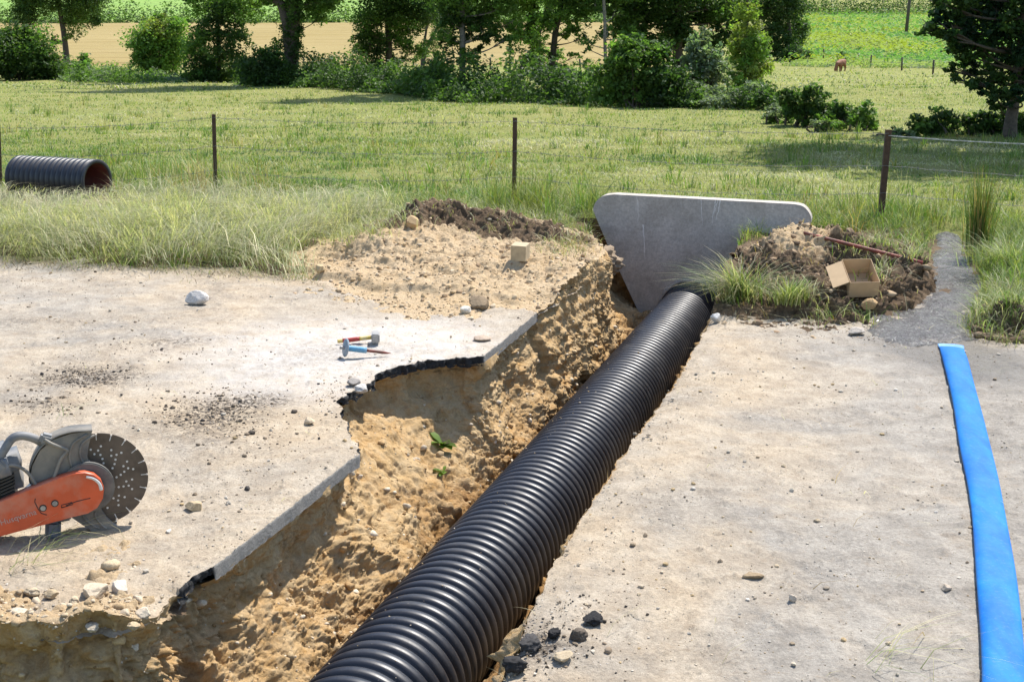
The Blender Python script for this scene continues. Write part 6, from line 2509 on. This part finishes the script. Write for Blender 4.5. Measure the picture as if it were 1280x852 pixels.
meadow(105000, 12.9, 24, 0.04, 0.115, 0.0064)
meadow(80000, 22, 70, 0.05, 0.11, 0.012)
meadow(16000, 60, 135, 0.10, 0.24, 0.045)
# rank tufts scattered over the meadow
n = 500
y = 14 * (70 / 14) ** rg.uniform(0, 1, n)
x = rg.uniform(-1, 1, n) * (0.42 * y)
tufts(GM, x, y, 26, 0.12, 0.10, 0.26, 0.010, 0.2, 0.9, [G_DEEP, G_GREEN, G_YEL, G_DRY], [1, 2, 1, 0.7], rg)
o = GM.build('meadow_grass')
tag(o, kind='stuff')

# grass and roots on the heaps
GH = Grass()


def on_heap(P, H, mask, n, h0, h1, wd, lean0, lean1, cols, wts):
    f = P.reshape(-1, 3)
    w_ = mask.ravel().astype(float)
    if w_.sum() == 0:
        return
    k = rg.choice(len(f), n, p=w_ / w_.sum())
    GH.add(f[k] - np.array([0, 0, 0.006]), rg.uniform(h0, h1, n), wd * rg.uniform(0.6, 1.3, n), rg.uniform(lean0, lean1, n), rg.uniform(0, 6.28, n), mixcol(rg, n, cols, wts), rg)


def spot(P, pts, r_):
    m = np.zeros(P.shape[:2])
    pr = project(P.reshape(-1, 3)).reshape(P.shape[:2] + (2,))
    for (u, v, w_) in pts:
        m += w_ * np.exp(-(((pr[..., 0] - u) / r_) ** 2 + ((pr[..., 1] - v) / (r_ * 0.6)) ** 2))
    return m


on_heap(HRP, HRh, spot(HRP, [(1130, 300, 1.3), (1105, 300, 1), (1150, 320, .7), (1065, 315, .6), (1000, 375, .9), (1095, 345, .5), (1075, 400, .4), (1130, 400, .4), (1030, 395, .6)], 16) * (HRh > -0.03), 1500, 0.06, 0.22, 0.0045, 0.4, 1.6, [G_YEL, G_PALE, G_STRAW, G_GREEN], [1.6, 1.5, 1, 1.2])
on_heap(HRP, HRh, (HRh > 0.0) * 1.0, 700, 0.03, 0.16, 0.0035, 0.8, 1.8, [G_STRAW, G_DRY], [1, 1])
on_heap(HLP, HLh, spot(HLP, [(470, 285, 1), (445, 290, 1), (500, 275, .6), (430, 300, .7)], 20) * (HLh > -0.03), 1500, 0.06, 0.2, 0.004, 0.6, 1.7, [G_PALE, G_YEL, G_STRAW], [1.4, 1, 1])
on_heap(HLP, HLh, spot(HLP, [(700, 312, 1), (720, 305, .8), (610, 290, .3), (640, 280, .4), (560, 265, .3)], 22) * (HLh > -0.03), 900, 0.05, 0.16, 0.004, 0.8, 1.8, [G_PALE, G_YEL, G_STRAW, G_DRY], [1, 1, 1, 1])
on_heap(HBP, HBh, (HBh > -0.02) * (0.3 + spot(HBP, [(1230, 385, 1), (1270, 390, 1), (1215, 400, .7), (1275, 370, 1)], 25)), 1900, 0.06, 0.24, 0.0045, 0.5, 1.7, [G_YEL, G_GREEN, G_PALE, G_STRAW], [1.5, 1.5, 1.5, 0.7])
# dead thatch and roots fraying out over the road along the verge
n = 16000
x = rg.uniform(-6, 4.5, n)
s_ = rg.uniform(8.0, 9.3, n)
y = (s_ - SN[0] * x) / SN[1]
ve = verge_edge(x, y)
m = ~in_poly(x, y, TP) & ~heap_cover(x, y) & (np.abs(ve + 0.02) < np.abs(rg.normal(size=n)) * 0.10) & (stream_d(x, y) > 0.25)
x, y = x[m], y[m]
z = np.maximum(ground_z(x, y), np.where(sroad(x, y) < 9.6, road_z(x, y), -9)) + 0.002
GH.add(np.stack([x, y, z], -1), rg.uniform(0.03, 0.14, len(x)), 0.0036 * rg.uniform(0.5, 1.3, len(x)), rg.uniform(1.5, 2.3, len(x)), rg.uniform(0, 6.28, len(x)), mixcol(rg, len(x), [G_DRY * 0.6, G_STRAW * 0.7, np.array([0.14, 0.10, 0.06]), G_GREEN * 0.8], [1.4, 1, 1.6, 0.6]), rg)
# straw strewn over the road
n = 900
yy = 3.6 * (9.0 / 3.6) ** rg.uniform(0, 1, n)
xx = rg.uniform(-1, 1, n) * (0.4 * yy + 0.3)
ok = ~in_poly(xx, yy, TP) & (sroad(xx, yy) < 8.7)
wt_ = 0.18 + 0.6 * sstep(7.8, 8.6, sroad(xx, yy)) + 1.2 * blob(xx, yy, 1110, 830, 0.2, 0.18) + 1.0 * blob(xx, yy, 30, 705, 0.22, 0.14)
ok &= rg.uniform(0, 1, n) < wt_
xx, yy = xx[ok], yy[ok]
GH.add(np.stack([xx, yy, road_z(xx, yy) + 0.003], -1), rg.uniform(0.02, 0.10, len(xx)), 0.0022 * rg.uniform(0.5, 1.3, len(xx)), np.full(len(xx), 2.35), rg.uniform(0, 6.28, len(xx)), mixcol(rg, len(xx), [G_STRAW, G_DRY, G_STRAW * 1.2], [2, 1, 1]), rg)
for (u, v, n_, L_) in ((1105, 828, 16, 0.2), (20, 712, 22, 0.22), (60, 690, 8, 0.2), (80, 520, 6, 0.1)):
    c = gp(u, v)
    x = c[0] + rg.normal(size=n_) * 0.05
    y = c[1] + rg.normal(size=n_) * 0.05
    GH.add(np.stack([x, y, road_z(x, y) + 0.006], -1), L_ * rg.uniform(0.5, 1.1, n_), np.full(n_, 0.0028), np.full(n_, 2.2), rg.normal(size=n_) * 0.7 + 0.4, mixcol(rg, n_, [G_STRAW, G_PALE, G_GREEN], [2, 1, 1]), rg)
o = GH.build('loose_grass')
tag(o, kind='stuff')

# three tufts that stand on their own
def tuft_thing(label, u, v, n, rad, h0, h1, lean0, lean1, cols, wts, seed, drag=None, on=None):
    r2 = np.random.default_rng(seed)
    p = hit_top(u, v) if on is None else np.asarray(on, float)
    G = Grass()
    a = r2.uniform(0, 6.28, n)
    rr = np.abs(r2.normal(size=n)) * rad
    P = np.stack([p[0] + np.cos(a) * rr, p[1] + np.sin(a) * rr, np.full(n, p[2] - 0.02)], -1)
    az = a + r2.normal(size=n) * 0.6
    if drag is not None:
        az = np.where(r2.uniform(0, 1, n) < 0.55, drag + r2.normal(size=n) * 0.7, az)
    G.add(P, r2.uniform(h0, h1, n), 0.0048 * r2.uniform(0.6, 1.3, n), r2.uniform(lean0, lean1, n), az, mixcol(r2, n, cols, wts), r2)
    o = G.build('grass_tuft', None, p)
    o.location = p
    tag(o, label, 'grass tuft')


tuft_thing('shaggy overhanging grass tuft between the pipe end and the turf heap', 925, 372, 620, 0.085, 0.2, 0.46, 0.5, 1.7, [G_YEL * 0.8, G_GREEN * 0.7, G_PALE * 0.9, G_STRAW, G_DEEP], [1.0, 0.9, 1.4, 1.5, 0.9], 31, R(205))
tuft_thing('small green grass tuft on the turf heap left of the cardboard box', 985, 375, 300, 0.06, 0.1, 0.24, 0.3, 1.4, [G_GREEN, G_YEL, G_PALE, G_STRAW], [1.2, 1.2, 1.2, 1], 32)
tuft_thing('tall dark upright tuft of rank grass beside the head of the wet channel', 1222, 316, 460, 0.05, 0.25, 0.8, 0.03, 0.3, [G_DEEP * 0.8, G_GREEN * 0.7, G_DRY, G_YEL * 0.8], [2, 1.4, 1.4, 0.8], 33)
tuft_thing('pale grass clump leaning over the head of the wet channel from the right', 1262, 335, 520, 0.16, 0.2, 0.42, 0.7, 1.7, [G_GREEN, G_YEL, G_PALE], [1.5, 1.5, 1.2], 34, R(215))

# the weed on the trench wall
def weed(label, u, v, n, L_, seed):
    r2 = np.random.default_rng(seed)
    p = nearest_on(BV, u, v)
    V, F, n0 = [], [], 0
    for k in range(n):
        a = r2.uniform(0, 6.28)
        el = r2.uniform(0.1, 0.9)
        d = np.array([math.cos(a) * math.cos(el), math.sin(a) * math.cos(el) - 0.35, math.sin(el)])
        d /= np.linalg.norm(d)
        s_ = np.cross(d, [0, 0, 1])
        s_ /= np.linalg.norm(s_)
        up = np.cross(s_, d)
        ll = L_ * r2.uniform(0.6, 1.1)
        row = []
        for t, w_, sag in ((0, .08, 0), (.3, .16, 0), (.55, .26, -.02), (.8, .2, -.09), (1, .01, -.2)):
            c = d * ll * t + up * ll * sag
            row += [c + s_ * ll * w_, c + up * ll * -0.03, c - s_ * ll * w_]
        V.append(np.array(row))
        for j in range(4):
            for e in range(2):
                q0 = n0 + j * 3 + e
                F.append((q0, q0 + 1, q0 + 4, q0 + 3))
        n0 += 15
    V = np.concatenate(V)
    t = np.tile(np.array([[0.13, 0.21, 0.035]]), (len(V), 1)) * np.repeat(r2.uniform(0.6, 1.3, n), 15)[:, None]
    o = mesh_obj('weed', V, [np.array(F)], M['leaf'], None, True, dict(tint=t))
    o.location = p + np.array([0, -0.02, 0.01])
    tag(o, label, 'weed')


weed('broad-leaved green weed hanging on the clay wall of the trench, larger of two', 553, 556, 13, 0.095, 41)
weed('small green weed sprig on the clay wall just under the larger weed', 556, 590, 6, 0.06, 42)

# ------------------------------------------------------------------ light, camera, render settings
SUN_EL, SUN_AZ = R(58), R(36)
w = bpy.data.worlds.new('World')
SC.world = w
w.use_nodes = True
nt = w.node_tree
sky = nt.nodes.new('ShaderNodeTexSky')
sky.sky_type = 'NISHITA'
sky.sun_disc = False
sky.sun_elevation = SUN_EL
sky.sun_rotation = SUN_AZ
sky.air_density = 1.0
sky.dust_density = 0.8
nt.links.new(sky.outputs[0], nt.nodes['Background'].inputs[0])
nt.nodes['Background'].inputs[1].default_value = 0.15
sun = bpy.data.lights.new('sun', 'SUN')
sun.energy = 4.6
sun.angle = R(0.53)
sun.color = (1.0, 0.95, 0.87)
so = bpy.data.objects.new('sun', sun)
COL.objects.link(so)
d = Vector((math.sin(SUN_AZ) * math.cos(SUN_EL), math.cos(SUN_AZ) * math.cos(SUN_EL), math.sin(SUN_EL)))
so.rotation_euler = (-d).to_track_quat('-Z', 'Y').to_euler()
so.location = d * 30
cam = bpy.data.cameras.new('camera')
cam.sensor_width = 36
cam.lens = 36 * FPX / 1280
cam.clip_start = 0.05
cam.clip_end = 4000
co = bpy.data.objects.new('camera', cam)
COL.objects.link(co)
co.location = (0, 0, CAM_H)
co.rotation_euler = (R(90) - PITCH, 0, 0)
SC.camera = co
SC.view_settings.view_transform = 'Standard'
SC.view_settings.look = 'None'
SC.view_settings.exposure = 0.72
SC.view_settings.gamma = 1
SC.view_settings.use_curve_mapping = False
SC.cycles.use_denoising = True
SC.cycles.max_bounces = 6
SC.cycles.transparent_max_bounces = 4
SC.cycles.transmission_bounces = 4
